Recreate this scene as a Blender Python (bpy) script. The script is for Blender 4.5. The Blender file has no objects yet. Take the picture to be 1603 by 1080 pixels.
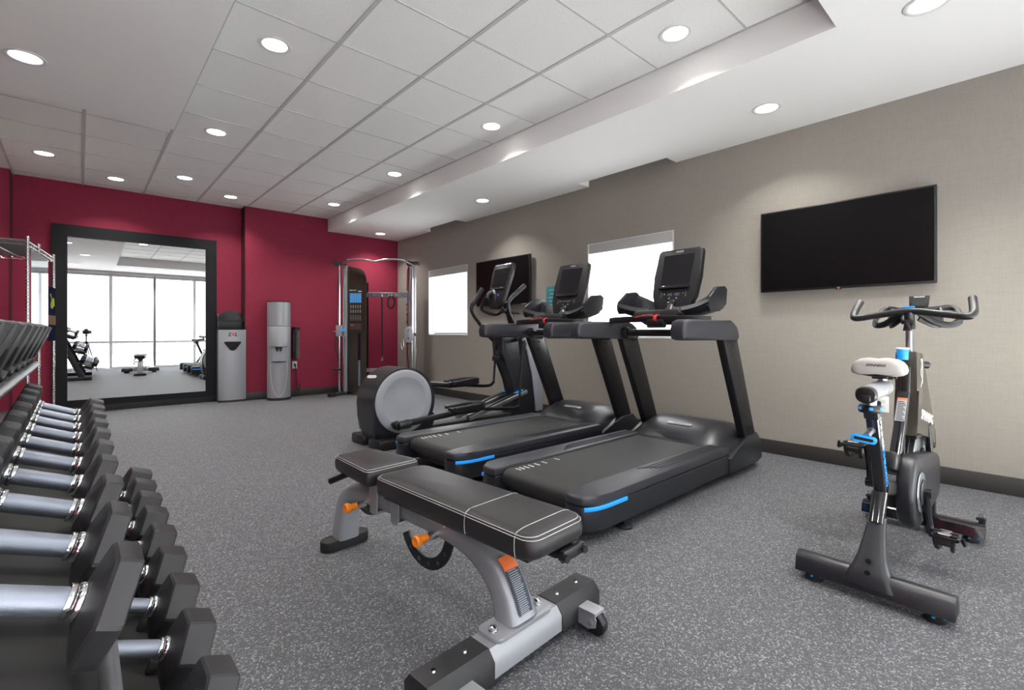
import bpy, bmesh, math, random
from mathutils.bvhtree import BVHTree
from mathutils import Vector, Matrix, Euler

random.seed(7)
S = bpy.context.scene
COL = S.collection
R = math.radians

# ------------------------------------------------------------------ camera
F_PX, HOR = 748.8, 518.8
H_CAM = 1.03
cam = bpy.data.cameras.new('camera')
cam_o = bpy.data.objects.new('camera', cam)
COL.objects.link(cam_o)
cam.sensor_fit = 'HORIZONTAL'
cam.sensor_width = 36.0
cam.lens = F_PX / 1603.0 * 36.0
cam.shift_y = -(540.0 - HOR) / 1603.0
cam.clip_start = 0.04
cam.clip_end = 200
cam_o.location = (0, 0, H_CAM)
cam_o.rotation_euler = (R(90), 0, -R(42.1))
S.camera = cam_o

# ------------------------------------------------------------------ world, exposure
S.view_settings.view_transform = 'Standard'
S.view_settings.look = 'None'
S.view_settings.gamma = 1.0
S.view_settings.use_curve_mapping = False
S.view_settings.exposure = 0.80
w = bpy.data.worlds.new('daylight')
S.world = w
w.use_nodes = True
bg = w.node_tree.nodes['Background']
bg.inputs[0].default_value = (0.82, 0.90, 1.0, 1)
bg.inputs[1].default_value = 1.6
sun = bpy.data.lights.new('sun', 'SUN'); sun.energy = 58.0; sun.angle = R(2); sun.color = (1.0, 0.99, 0.975)
sun_o = bpy.data.objects.new('sun', sun); COL.objects.link(sun_o)
sun_o.location = (-10, -8, 12); sun_o.rotation_euler = (R(8), R(-48), 0)      # rakes across the terrace, parallel to the windows
LAMP_POWER = 6.5          # each downlight
SHADE_BIG = 1.3            # back-lit roller shades of the window wall
SHADE_SMALL = 3.2          # back-lit shades of the two small windows

# ------------------------------------------------------------------ room numbers
XR = 4.346      # right wall
YF = 7.95       # far wall
YA = 8.17       # back of the alcove that holds the mirror
XA0, XA1 = -0.60, 1.83
XL = -1.75      # left wall
YB = -0.90      # window wall behind the camera
ZC = 2.90       # tile ceiling
ZS = 2.69       # plasterboard soffit
XG1 = 3.06      # right edge of the tile field
XG0 = 0.575     # left soffit edge
YG0 = 0.75      # near edge of the tile field
YS1 = 4.79      # far edge of the left soffit

# ------------------------------------------------------------------ materials
MATS = {}
def mat(name, col, rough=0.5, metal=0.0, spec=0.5, coat=0.0, bump=0.0, bscale=200.0, emit=None, estr=0.0,
        var=0.0, vscale=6.0, aniso=0.0):
    if name in MATS:
        return MATS[name]
    m = bpy.data.materials.new(name)
    m.use_nodes = True
    nt = m.node_tree
    b = nt.nodes['Principled BSDF']
    b.inputs['Base Color'].default_value = (*col, 1)
    b.inputs['Roughness'].default_value = rough
    b.inputs['Metallic'].default_value = metal
    b.inputs['Specular IOR Level'].default_value = spec
    b.inputs['Coat Weight'].default_value = coat
    b.inputs['Anisotropic'].default_value = aniso
    if emit:
        b.inputs['Emission Color'].default_value = (*emit, 1)
        b.inputs['Emission Strength'].default_value = estr
    tc = nt.nodes.new('ShaderNodeTexCoord')
    if bump:
        n = nt.nodes.new('ShaderNodeTexNoise')
        n.inputs['Scale'].default_value = bscale
        n.inputs['Detail'].default_value = 3
        nt.links.new(tc.outputs['Object'], n.inputs['Vector'])
        bp = nt.nodes.new('ShaderNodeBump')
        bp.inputs['Strength'].default_value = bump
        bp.inputs['Distance'].default_value = 0.002
        nt.links.new(n.outputs['Fac'], bp.inputs['Height'])
        nt.links.new(bp.outputs['Normal'], b.inputs['Normal'])
    if var:
        n = nt.nodes.new('ShaderNodeTexNoise')
        n.inputs['Scale'].default_value = vscale
        n.inputs['Detail'].default_value = 4
        nt.links.new(tc.outputs['Object'], n.inputs['Vector'])
        r = nt.nodes.new('ShaderNodeValToRGB')
        r.color_ramp.elements[0].position = 0.3
        r.color_ramp.elements[1].position = 0.7
        r.color_ramp.elements[0].color = (*[c * (1 - var) for c in col], 1)
        r.color_ramp.elements[1].color = (*[min(1, c * (1 + var)) for c in col], 1)
        nt.links.new(n.outputs['Fac'], r.inputs['Fac'])
        nt.links.new(r.outputs['Color'], b.inputs['Base Color'])
    MATS[name] = m
    return m

def fabric_wall(name, c0, c1, scale=260.0):
    """woven vinyl wall covering: fine crossed threads"""
    m = mat(name, c0, 0.75, bump=0.0)
    nt = m.node_tree
    b = nt.nodes['Principled BSDF']
    b.inputs['Specular IOR Level'].default_value = 0.3
    tc = nt.nodes.new('ShaderNodeTexCoord')
    outs = []
    for sc in ((10, 10, 380), (380, 380, 14)):
        mp = nt.nodes.new('ShaderNodeMapping')
        mp.inputs['Scale'].default_value = sc
        nt.links.new(tc.outputs['Object'], mp.inputs['Vector'])
        n = nt.nodes.new('ShaderNodeTexNoise')
        n.inputs['Scale'].default_value = 1.0
        n.inputs['Detail'].default_value = 2
        nt.links.new(mp.outputs['Vector'], n.inputs['Vector'])
        outs.append(n.outputs['Fac'])
    add = nt.nodes.new('ShaderNodeMath'); add.operation = 'ADD'
    nt.links.new(outs[0], add.inputs[0]); nt.links.new(outs[1], add.inputs[1])
    hf = nt.nodes.new('ShaderNodeMath'); hf.operation = 'MULTIPLY'; hf.inputs[1].default_value = 0.5
    nt.links.new(add.outputs[0], hf.inputs[0])
    r = nt.nodes.new('ShaderNodeValToRGB')
    r.color_ramp.elements[0].position = 0.38
    r.color_ramp.elements[1].position = 0.62
    r.color_ramp.elements[0].color = (*c0, 1)
    r.color_ramp.elements[1].color = (*c1, 1)
    nt.links.new(hf.outputs[0], r.inputs['Fac'])
    nt.links.new(r.outputs['Color'], b.inputs['Base Color'])
    return m

def floor_mat():
    m = mat('speckled_rubber', (0.12, 0.12, 0.125), 0.62, spec=0.35)
    nt = m.node_tree
    b = nt.nodes['Principled BSDF']
    tc = nt.nodes.new('ShaderNodeTexCoord')
    v = nt.nodes.new('ShaderNodeTexVoronoi')
    v.inputs['Scale'].default_value = 210
    nt.links.new(tc.outputs['Object'], v.inputs['Vector'])
    sp = nt.nodes.new('ShaderNodeSeparateColor')
    nt.links.new(v.outputs['Color'], sp.inputs[0])
    r = nt.nodes.new('ShaderNodeValToRGB')
    r.color_ramp.interpolation = 'LINEAR'
    e = r.color_ramp.elements
    e[0].position = 0.0; e[0].color = (0.058, 0.060, 0.067, 1)
    e[1].position = 1.0; e[1].color = (0.30, 0.305, 0.31, 1)
    for ps, c_ in ((0.60, 0.085), (0.74, 0.112), (0.90, 0.19)):
        x = e.new(ps); x.color = (c_ * .98, c_, c_ * 1.08, 1)
    nt.links.new(sp.outputs[0], r.inputs['Fac'])
    n2 = nt.nodes.new('ShaderNodeTexNoise')
    n2.inputs['Scale'].default_value = 420
    nt.links.new(tc.outputs['Object'], n2.inputs['Vector'])
    r2 = nt.nodes.new('ShaderNodeValToRGB')
    r2.color_ramp.elements[0].position = 0.35; r2.color_ramp.elements[0].color = (0.6, 0.6, 0.6, 1)
    r2.color_ramp.elements[1].position = 0.65; r2.color_ramp.elements[1].color = (1.35, 1.35, 1.35, 1)
    nt.links.new(n2.outputs['Fac'], r2.inputs['Fac'])
    mx = nt.nodes.new('ShaderNodeMix'); mx.data_type = 'RGBA'; mx.blend_type = 'MULTIPLY'
    mx.inputs[0].default_value = 1.0
    nt.links.new(r.outputs['Color'], mx.inputs[6]); nt.links.new(r2.outputs['Color'], mx.inputs[7])
    nt.links.new(mx.outputs[2], b.inputs['Base Color'])
    bp = nt.nodes.new('ShaderNodeBump'); bp.inputs['Strength'].default_value = 0.25; bp.inputs['Distance'].default_value = 0.001
    nt.links.new(n2.outputs['Fac'], bp.inputs['Height'])
    nt.links.new(bp.outputs['Normal'], b.inputs['Normal'])
    return m

def glass_mat(name, col=(1, 1, 1), rough=0.0, alpha=0.12, tint=0.9):
    m = bpy.data.materials.new(name)
    m.use_nodes = True
    nt = m.node_tree
    for n in list(nt.nodes):
        if n.type != 'OUTPUT_MATERIAL':
            nt.nodes.remove(n)
    out = nt.nodes['Material Output']
    t = nt.nodes.new('ShaderNodeBsdfTransparent'); t.inputs[0].default_value = (*[c * tint for c in col], 1)
    g = nt.nodes.new('ShaderNodeBsdfGlossy'); g.inputs['Roughness'].default_value = rough
    mx = nt.nodes.new('ShaderNodeMixShader'); mx.inputs[0].default_value = alpha
    nt.links.new(t.outputs[0], mx.inputs[1]); nt.links.new(g.outputs[0], mx.inputs[2])
    nt.links.new(mx.outputs[0], out.inputs['Surface'])
    return m

RED = fabric_wall('raspberry_wallcovering', (0.215, 0.015, 0.040), (0.260, 0.023, 0.053))
GREY = fabric_wall('taupe_wallcovering', (0.285, 0.262, 0.232), (0.325, 0.300, 0.267))
FLOOR = floor_mat()
CEIL = mat('white_plasterboard', (0.84, 0.84, 0.83), 0.8, bump=0.08, bscale=300)
TILE = mat('ceiling_tile', (0.84, 0.84, 0.83), 0.85, bump=0.5, bscale=420, var=0.03, vscale=60)
TBAR = mat('ceiling_grid_metal', (0.52, 0.52, 0.52), 0.6)
DARKTRIM = mat('dark_vinyl_base', (0.028, 0.026, 0.024), 0.45)
FRAMEB = mat('black_mirror_frame', (0.007, 0.0075, 0.0095), 0.6, spec=0.25, bump=0.1, bscale=40)
MIRROR = mat('mirror_silver', (0.93, 0.95, 0.95), 0.005, metal=1.0)
WHITE = mat('white_paint', (0.72, 0.72, 0.72), 0.5)
SHADE = mat('backlit_roller_shade', (0.8, 0.8, 0.8), 0.9, emit=(0.93, 0.97, 1.0), estr=SHADE_BIG)
SHADE2 = mat('backlit_window_shade', (0.8, 0.8, 0.8), 0.9, emit=(0.97, 0.985, 1.0), estr=SHADE_SMALL)
MULL = mat('grey_aluminium_mullion', (0.80, 0.80, 0.82), 0.5)
LENS = mat('lamp_lens', (1, 1, 1), 0.5, emit=(1.0, 0.98, 0.95), estr=7.0)
CHROME = mat('chrome', (0.75, 0.76, 0.78), 0.12, metal=1.0)
STEEL = mat('satin_steel', (0.45, 0.47, 0.50), 0.33, metal=1.0)
KNURL = mat('brushed_steel_grip', (0.26, 0.285, 0.34), 0.42, metal=0.85, bump=0.25, bscale=900)
SILVER = mat('silver_paint', (0.33, 0.34, 0.36), 0.42, metal=0.35)
SILVERL = mat('light_silver_plastic', (0.30, 0.31, 0.34), 0.5, metal=0.0)
RUB = mat('black_urethane', (0.016, 0.016, 0.018), 0.48, spec=0.5, bump=0.06, bscale=500)
EDGE = mat('worn_black_edge', (0.10, 0.095, 0.09), 0.4)
BLACK = mat('black_plastic', (0.008, 0.008, 0.0095), 0.38)
BLACKG = mat('gloss_black', (0.008, 0.008, 0.010), 0.1, coat=0.4)
BLACKM = mat('matte_black', (0.010, 0.010, 0.0105), 0.6)
CHAR = mat('charcoal_plastic', (0.013, 0.014, 0.018), 0.36, bump=0.05, bscale=700)
CHARM = mat('charcoal_deck_cover', (0.028, 0.029, 0.036), 0.42, bump=0.08, bscale=600)
BELT = mat('treadmill_belt_rubber', (0.016, 0.016, 0.0165), 0.55, bump=0.4, bscale=500)
LEATHER = mat('black_vinyl_upholstery', (0.020, 0.018, 0.020), 0.45, bump=0.15, bscale=500)
STITCH = mat('grey_stitching', (0.42, 0.42, 0.42), 0.7)
SCREEN = mat('black_screen', (0.006, 0.005, 0.008), 0.12, spec=0.5)
TVS = mat('television_screen', (0.0025, 0.0025, 0.0028), 0.30, spec=0.25)
BLUE = mat('glowing_blue_plastic', (0.015, 0.30, 0.85), 0.35, emit=(0.02, 0.35, 1.0), estr=0.12)  # faint glow put into the plastic colour, no lamp inside
BLUEP = mat('blue_plastic', (0.02, 0.25, 0.62), 0.3)
ORANGE = mat('orange_plastic', (0.85, 0.22, 0.01), 0.35)
REDP = mat('red_cord', (0.75, 0.02, 0.015), 0.45)
WPRINT = mat('white_print', (0.75, 0.75, 0.75), 0.5)
GPRINT = mat('grey_print', (0.33, 0.34, 0.36), 0.5)
BROWN = mat('bronze_grey_metallic', (0.10, 0.088, 0.072), 0.3, metal=0.6, coat=0.3)
SADDLE = mat('white_saddle_vinyl', (0.40, 0.385, 0.36), 0.5)
LABELB = mat('dark_blue_label', (0.02, 0.035, 0.06), 0.5)
LABELO = mat('orange_label', (0.75, 0.16, 0.04), 0.5)
LABELW = mat('pale_label', (0.6, 0.6, 0.58), 0.5)
YELLOW = mat('yellow_label', (0.75, 0.55, 0.02), 0.5)
SMOKE = mat('smoked_acrylic', (0.035, 0.026, 0.020), 0.1, spec=0.6, coat=0.3)
TEAL = mat('teal_sign_face', (0.03, 0.22, 0.26), 0.5)
RACK = mat('grey_metallic_rack_paint', (0.045, 0.047, 0.05), 0.45, metal=0.4)
WIRE = mat('chromed_wire', (0.66, 0.66, 0.66), 0.25, metal=0.9)
GREENP = mat('yellow_green_print', (0.35, 0.42, 0.02), 0.5)
TANP = mat('tan_print', (0.16, 0.10, 0.07), 0.95, spec=0.0)

# ------------------------------------------------------------------ mesh builder
def frame_from(d):
    d = Vector(d).normalized()
    up = Vector((0, 0, 1)) if abs(d.z) < 0.95 else Vector((1, 0, 0))
    x = up.cross(d).normalized()
    y = d.cross(x).normalized()
    return x, y, d

class MB:
    def __init__(s):
        s.bm = bmesh.new()
    def box(s, c, sz, rot=None, bev=0.0, seg=2):
        """centre, full size, optional Euler (radians) or Matrix"""
        M = Matrix.Translation(Vector(c))
        if rot is not None:
            M = M @ (rot.to_4x4() if isinstance(rot, Matrix) else Euler(rot).to_matrix().to_4x4())
        t = bmesh.new()
        bmesh.ops.create_cube(t, size=1.0)
        bmesh.ops.scale(t, vec=Vector(sz), verts=t.verts)
        if bev > 0:
            bmesh.ops.bevel(t, geom=t.edges[:], offset=min(bev, 0.49 * min(sz)), segments=seg, profile=0.5, affect='EDGES')
        s.merge(t, M)
        return s
    def bb(s, x0, x1, y0, y1, z0, z1, bev=0.0, seg=2):
        return s.box(((x0 + x1) / 2, (y0 + y1) / 2, (z0 + z1) / 2), (abs(x1 - x0), abs(y1 - y0), abs(z1 - z0)), None, bev, seg)
    def merge(s, t, M=None):
        vs = {}
        for v in t.verts:
            co = (M @ v.co) if M is not None else v.co.copy()
            vs[v] = s.bm.verts.new(co)
        for f in t.faces:
            try:
                s.bm.faces.new([vs[v] for v in f.verts])
            except ValueError:
                pass
        t.free()
    def rings(s, rings, cap=True, closed=False):
        R_ = [[s.bm.verts.new(p) for p in r] for r in rings]
        n = len(R_[0])
        pairs = list(zip(R_[:-1], R_[1:]))
        if closed:
            pairs.append((R_[-1], R_[0]))
        for a, b in pairs:
            for i in range(n):
                j = (i + 1) % n
                try:
                    s.bm.faces.new([a[i], a[j], b[j], b[i]])
                except ValueError:
                    pass
        if cap and not closed:
            s.bm.faces.new(list(reversed(R_[0])))
            s.bm.faces.new(R_[-1])
        return s
    def cyl(s, p0, p1, r0, r1=None, seg=20, bev=0.0):
        r1 = r0 if r1 is None else r1
        p0, p1 = Vector(p0), Vector(p1)
        x, y, d = frame_from(p1 - p0)
        L = (p1 - p0).length
        prof = [(0, r0), (L, r1)] if bev <= 0 else [(0, r0 - bev), (bev * .3, r0 - bev * .3), (bev, r0), (L - bev, r1), (L - bev * .3, r1 - bev * .3), (L, r1 - bev)]
        rs = []
        for t, r in prof:
            rs.append([p0 + d * t + (x * math.cos(a) + y * math.sin(a)) * r for a in [2 * math.pi * i / seg for i in range(seg)]])
        return s.rings(rs)
    def lathe(s, o, axis, prof, seg=28):
        o = Vector(o); x, y, d = frame_from(axis)
        rs = [[o + d * t + (x * math.cos(a) + y * math.sin(a)) * max(r, 1e-4) for a in [2 * math.pi * i / seg for i in range(seg)]] for t, r in prof]
        return s.rings(rs)
    def tube(s, pts, r, seg=12, smooth=6, closed=False, sq=None):
        """sweep along points (Catmull-Rom when smooth>0); r number or list; sq=(w,h) gives a rounded-rectangular bar"""
        P = [Vector(p) for p in pts]
        rr = r if isinstance(r, (list, tuple)) else [r] * len(P)
        if smooth and len(P) > 2:
            Q, RR = [], []
            n = len(P)
            rng = range(n) if closed else range(n - 1)
            for i in rng:
                p0 = P[(i - 1) % n] if (closed or i > 0) else P[0] * 2 - P[1]
                p1, p2 = P[i], P[(i + 1) % n]
                p3 = P[(i + 2) % n] if (closed or i + 2 < n) else P[-1] * 2 - P[-2]
                for k in range(smooth):
                    t = k / smooth
                    Q.append(0.5 * ((2 * p1) + (-p0 + p2) * t + (2 * p0 - 5 * p1 + 4 * p2 - p3) * t * t + (-p0 + 3 * p1 - 3 * p2 + p3) * t ** 3))
                    RR.append(rr[i] * (1 - t) + rr[(i + 1) % n] * t)
            if not closed:
                Q.append(P[-1]); RR.append(rr[-1])
            P, rr = Q, RR
        n = len(P)
        def tan(i):
            if closed:
                return (P[(i + 1) % n] - P[(i - 1) % n]).normalized()
            return (P[min(i + 1, n - 1)] - P[max(i - 1, 0)]).normalized()
        x, y, d = frame_from(tan(0))
        rs = []
        for i in range(n):
            d2 = tan(i)
            q = d.rotation_difference(d2)
            x = q @ x; d = d2
            x = (x - d * x.dot(d)).normalized()
            y = d.cross(x)
            if sq:
                w_, h_ = sq[0] * rr[i], sq[1] * rr[i]
                b_ = min(w_, h_) * 0.25
                o2 = []
                for (cx, cy, a0) in ((w_ / 2 - b_, h_ / 2 - b_, 0), (-w_ / 2 + b_, h_ / 2 - b_, 90), (-w_ / 2 + b_, -h_ / 2 + b_, 180), (w_ / 2 - b_, -h_ / 2 + b_, 270)):
                    for a in (0, 45, 90):
                        o2.append((cx + b_ * math.cos(R(a0 + a)), cy + b_ * math.sin(R(a0 + a))))
                rs.append([P[i] + x * a + y * b for a, b in o2])
            else:
                rs.append([P[i] + (x * math.cos(a) + y * math.sin(a)) * rr[i] for a in [2 * math.pi * k / seg for k in range(seg)]])
        return s.rings(rs, closed=closed)
    def prism(s, pts, origin, u, v, depth, bev=0.0, seg=2):
        """2-D outline (a,b) in plane u,v at origin extruded by depth along u x v"""
        u, v = Vector(u).normalized(), Vector(v).normalized()
        n = u.cross(v).normalized(); o = Vector(origin)
        t = bmesh.new()
        a = [t.verts.new(o + u * p[0] + v * p[1]) for p in pts]
        b = [t.verts.new(o + u * p[0] + v * p[1] + n * depth) for p in pts]
        k = len(pts)
        fa = t.faces.new(list(reversed(a))); fb = t.faces.new(b)
        for i in range(k):
            j = (i + 1) % k
            t.faces.new([a[i], a[j], b[j], b[i]])
        if bev > 0:
            ed = [e for e in list(fa.edges) + list(fb.edges)]
            bmesh.ops.bevel(t, geom=ed, offset=bev, segments=seg, profile=0.5, affect='EDGES')
        s.merge(t)
        return s
    def sphere(s, c, r, sc=(1, 1, 1), seg=16):
        t = bmesh.new()
        bmesh.ops.create_uvsphere(t, u_segments=seg, v_segments=max(6, seg // 2), radius=r)
        bmesh.ops.scale(t, vec=Vector(sc), verts=t.verts)
        s.merge(t, Matrix.Translation(Vector(c)))
        return s
    def pieces(s, name, m, parent=None, **k):
        """every loose island becomes an object of its own"""
        bm = s.bm; bm.verts.ensure_lookup_table()
        seen = set(); out = []
        for v0 in list(bm.verts):
            if v0 in seen: continue
            st = [v0]; isl = []
            seen.add(v0)
            while st:
                v = st.pop(); isl.append(v)
                for e in v.link_edges:
                    w_ = e.other_vert(v)
                    if w_ not in seen: seen.add(w_); st.append(w_)
            t = MB(); mp = {v: t.bm.verts.new(v.co) for v in isl}
            fs = {f for v in isl for f in v.link_faces}
            for f in sorted(fs, key=lambda f: f.index):
                t.bm.faces.new([mp[v] for v in f.verts])
            out.append(t.build(name, m, parent, **k))
        bm.free()
        return out
    def build(s, name, m, parent=None, ang=38, flat=False, loc=None, label=None):
        bmesh.ops.recalc_face_normals(s.bm, faces=s.bm.faces)
        me = bpy.data.meshes.new(name)
        s.bm.to_mesh(me); s.bm.free()
        me.materials.append(m)
        if not flat:
            me.polygons.foreach_set('use_smooth', [True] * len(me.polygons))
            me.set_sharp_from_angle(angle=R(ang))
        o = bpy.data.objects.new(name, me)
        COL.objects.link(o)
        if parent is not None:
            o.parent = parent
        if loc is not None:
            o.location = loc
        if label:
            o['label'] = label
        return o

def tag(o, label, cat, group=None):
    o['label'] = label; o['category'] = cat
    if group: o['group'] = group
    return o
def thing(name, label, cat, loc=(0, 0, 0), rz=0.0, group=None):
    o = bpy.data.objects.new(name, None)
    o.empty_display_size = 0.1
    COL.objects.link(o)
    o.location = loc
    o.rotation_euler = (0, 0, rz)
    return tag(o, label, cat, group)
def struct(mb, name, m, parent=None, **k):
    o = mb.build(name, m, parent, **k)
    if parent is None:
        o['kind'] = 'structure'
    return o
def copy_thing(root, loc, rot=None, label=None):
    def cp(o, parent):
        c = o.copy(); COL.objects.link(c)
        if parent is not None: c.parent = parent
        for ch in KIDS.get(o.name, []):
            cp(ch, c)
        return c
    KIDS = {}
    for o in list(bpy.data.objects):
        if o.parent is not None:
            KIDS.setdefault(o.parent.name, []).append(o)
    r = cp(root, None)
    r.location = loc
    if rot is not None: r.rotation_euler = rot
    if label: r['label'] = label
    return r

def text(parent, body, size, loc, xdir, ydir, m, name='lettering', align='CENTER', depth=0.0006, shear=0.0, bold=0.0):
    """flat lettering as a mesh lying in the plane xdir/ydir"""
    c = bpy.data.curves.new('lettering', 'FONT')
    c.body = body; c.size = size; c.align_x = align; c.align_y = 'CENTER'
    c.extrude = depth; c.shear = shear; c.offset = bold; c.resolution_u = 2
    t = bpy.data.objects.new('tmp_text', c)
    COL.objects.link(t)
    bpy.context.view_layer.update()
    dg = bpy.context.evaluated_depsgraph_get()
    me = bpy.data.meshes.new_from_object(t.evaluated_get(dg))
    bpy.data.objects.remove(t); bpy.data.curves.remove(c)
    me.materials.clear(); me.materials.append(m)
    o = bpy.data.objects.new(name, me); COL.objects.link(o)
    x = Vector(xdir).normalized(); y = Vector(ydir).normalized(); z = x.cross(y).normalized(); y = z.cross(x)
    M = Matrix(((x.x, y.x, z.x, loc[0]), (x.y, y.y, z.y, loc[1]), (x.z, y.z, z.z, loc[2]), (0, 0, 0, 1)))
    me.transform(M)
    if parent is not None: o.parent = parent
    return o

def rrect(w_, h_, r_, n=5, cx=0, cy=0):
    o = []
    for (x, y, a0) in ((w_ / 2 - r_, h_ / 2 - r_, 0), (-w_ / 2 + r_, h_ / 2 - r_, 90), (-w_ / 2 + r_, -h_ / 2 + r_, 180), (w_ / 2 - r_, -h_ / 2 + r_, 270)):
        for k in range(n + 1):
            a = R(a0 + 90 * k / n)
            o.append((cx + x + r_ * math.cos(a), cy + y + r_ * math.sin(a)))
    return o

# ================================================================== THE SETTING
m = MB(); m.bb(XL, XR, YB - .02, YA, -0.08, 0.0)
struct(m, 'floor', FLOOR)
T = 0.15
# far wall: alcove in the middle, protruding panels each side
m = MB()
m.bb(XL, XA0, YF, YA + T, 0, ZC + .1)
m.bb(XA1, XR, YF, YA + T, 0, ZC + .1)
m.bb(XA0, XA1, YA, YA + T, 0, ZC + .1)
wf = struct(m, 'wall_far', RED)
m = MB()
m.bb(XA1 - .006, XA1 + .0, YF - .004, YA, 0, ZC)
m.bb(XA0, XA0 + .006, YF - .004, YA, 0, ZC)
struct(m, 'return_shadow', mat('shaded_red_return', (0.055, 0.006, 0.010), 0.6))  # dark strips paint the shadow onto the alcove's side returns
# right wall with two window openings
WIN = [(2.43, 3.505, 0.97, 2.03), (5.81, 6.895, 0.98, 2.045)]
m = MB()
ys = [YB, WIN[0][0], WIN[0][1], WIN[1][0], WIN[1][1], YF + .2]
for i in range(5):
    if i in (1, 3):
        wd = WIN[0] if i == 1 else WIN[1]
        m.bb(XR, XR + T, ys[i], ys[i + 1], 0, wd[2])
        m.bb(XR, XR + T, ys[i], ys[i + 1], wd[3], ZC + .1)
    else:
        m.bb(XR, XR + T, ys[i], ys[i + 1], 0, ZC + .1)
struct(m, 'wall_right', GREY)
m = MB(); m.bb(XL - T, XL, YB, YA, 0, ZC + .1)
struct(m, 'wall_left', RED)
# baseboards
m = MB()
m.bb(XA1, XR, YF - .014, YF, 0, .115, .004)
m.bb(XL, XA0, YF - .014, YF, 0, .115, .004)
m.bb(XA0, XA1, YA - .014, YA, 0, .115, .004)
struct(m, 'baseboard_far', DARKTRIM)
m = MB(); m.bb(XR - .014, XR, YB, YF - .014, 0, .115, .004)
struct(m, 'baseboard_right', DARKTRIM)
m = MB(); m.bb(XL, XL + .014, YB, YF - .014, 0, .115, .004)
struct(m, 'baseboard_left', DARKTRIM)

# ceiling: tiles above, plasterboard soffits below, curtain pockets over the windows
m = MB(); m.bb(XL, XR + T, YB, YA + T, ZC, ZC + .1)
ce = struct(m, 'ceiling', TILE)
gx = [0.640 + 0.611 * k for k in range(-3, 4)]
gy = [3.052 + 0.611 * k for k in range(-3, 9)]
m = MB()
for x in gx:
    y0 = YG0 if x > XG0 else YS1
    m.bb(x - .012, x + .012, y0, YA, ZC - .006, ZC)
for y in gy:
    m.bb(XG0 if y < YS1 else XL, XG1, y - .006, y + .006, ZC - .004, ZC)
m.bb(XG1 - .012, XG1, YG0, YF, ZC - .006, ZC)
m.bb(XL, XG0, YS1, YS1 + .02, ZC - .006, ZC)
struct(m, 'ceiling_grid', TBAR, ce)
m = MB()
PK = 4.165
m.bb(XG1, PK, YB, YF, ZS, ZC)
for y0, y1 in ((YB, 2.405), (3.49, 5.85), (6.84, YF)):
    m.bb(PK, XR, y0, y1, ZS, ZC)
struct(m, 'trim_2', CEIL)      # right soffit
m = MB()
m.bb(XL, XG1, YB, YG0, ZS, ZC)
m.bb(XL, XG0, YG0, YS1, ZS, ZC)
struct(m, 'trim_3', CEIL)      # near and left soffit

# small windows in the right wall
for i, (y0, y1, z0, z1) in enumerate(WIN):
    t = MB()
    t.bb(XR - .004, XR + T, y0 - .002, y0 + .014, z0, z1)
    t.bb(XR - .004, XR + T, y1 - .014, y1 + .002, z0, z1)
    t.bb(XR - .004, XR + T, y0, y1, z0 - .012, z0 + .006)
    t.bb(XR - .004, XR + T, y0, y1, z1 - .006, z1 + .002)
    wo = struct(t, 'window_%d' % (i + 1), WHITE)
    m = MB(); m.bb(XR + .045, XR + .049, y0 + .018, y1 - .018, z0 + .03, z1 - .1)
    m.build('roller_shade', SHADE2, wo)
    m = MB(); m.bb(XR + .002, XR + .075, y0 + .014, y1 - .014, z1 - .112, z1 - .006, .003)
    m.build('shade_valance', mat('shade_valance_white', (0.50, 0.50, 0.49), 0.6), wo)
    m = MB(); m.bb(XR + .035, XR + .058, y0 + .016, y1 - .10, z0 + .008, z0 + .034, .003)
    m.build('shade_hem_bar', mat('grey_hem_bar', (0.30, 0.30, 0.31), 0.5), wo)
    m = MB(); m.bb(XR + .11, XR + .116, y0, y1, z0, z1)
    m.build('pane', glass_mat('clear_pane', alpha=0.08), wo)

# window wall behind the camera
m = MB()
m.bb(XL, XR, YB - .2, YB, 2.62, ZC)
wr = struct(m, 'wall_near', CEIL)
GLZ = glass_mat('window_glass', alpha=0.06, tint=0.95)
edges = [XL, -1.47, -0.47, 0.50, 1.47, 2.44, 3.41, XR]
for i in range(7):
    x0, x1 = edges[i], edges[i + 1]
    t = MB()
    t.bb(x0, x0 + .035, YB - .12, YB, 0, 2.62)
    t.bb(x1 - .035, x1, YB - .12, YB, 0, 2.62)
    t.bb(x0, x1, YB - .12, YB, 0, .05)
    t.bb(x0, x1, YB - .12, YB, .71, .76)
    t.bb(x0, x0 + .030, YB - .018, YB + .016, 0, 2.58); t.bb(x1 - .030, x1, YB - .018, YB + .016, 0, 2.58)
    t.bb(x0, x1, YB - .018, YB + .012, .705, .765)
    t.bb(x0, x1, YB - .12, YB, 2.56, 2.62)
    wo = struct(t, 'window_%d' % (i + 3), MULL)
    m = MB(); m.bb(x0 + .035, x1 - .035, YB - .075, YB - .069, .05, 2.56)
    m.build('pane', GLZ, wo)
    m = MB(); m.bb(x0 + .028, x1 - .028, YB - .022, YB - .019, .74, 2.56)
    m.build('roller_shade', SHADE, wo)
    m = MB(); m.bb(x0 + .01, x1 - .01, YB - .03, YB + .03, 2.55, 2.61, .004)
    m.build('shade_cassette', mat('shade_valance_white', (0.5, 0.5, 0.49)), wo)
m = MB(); m.bb(1.459, 1.481, YB + .0, YB + .024, .05, 2.56)
struct(m, 'trim_4', mat('dark_purple_gap', (0.02, 0.01, 0.05), 0.6))

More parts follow.
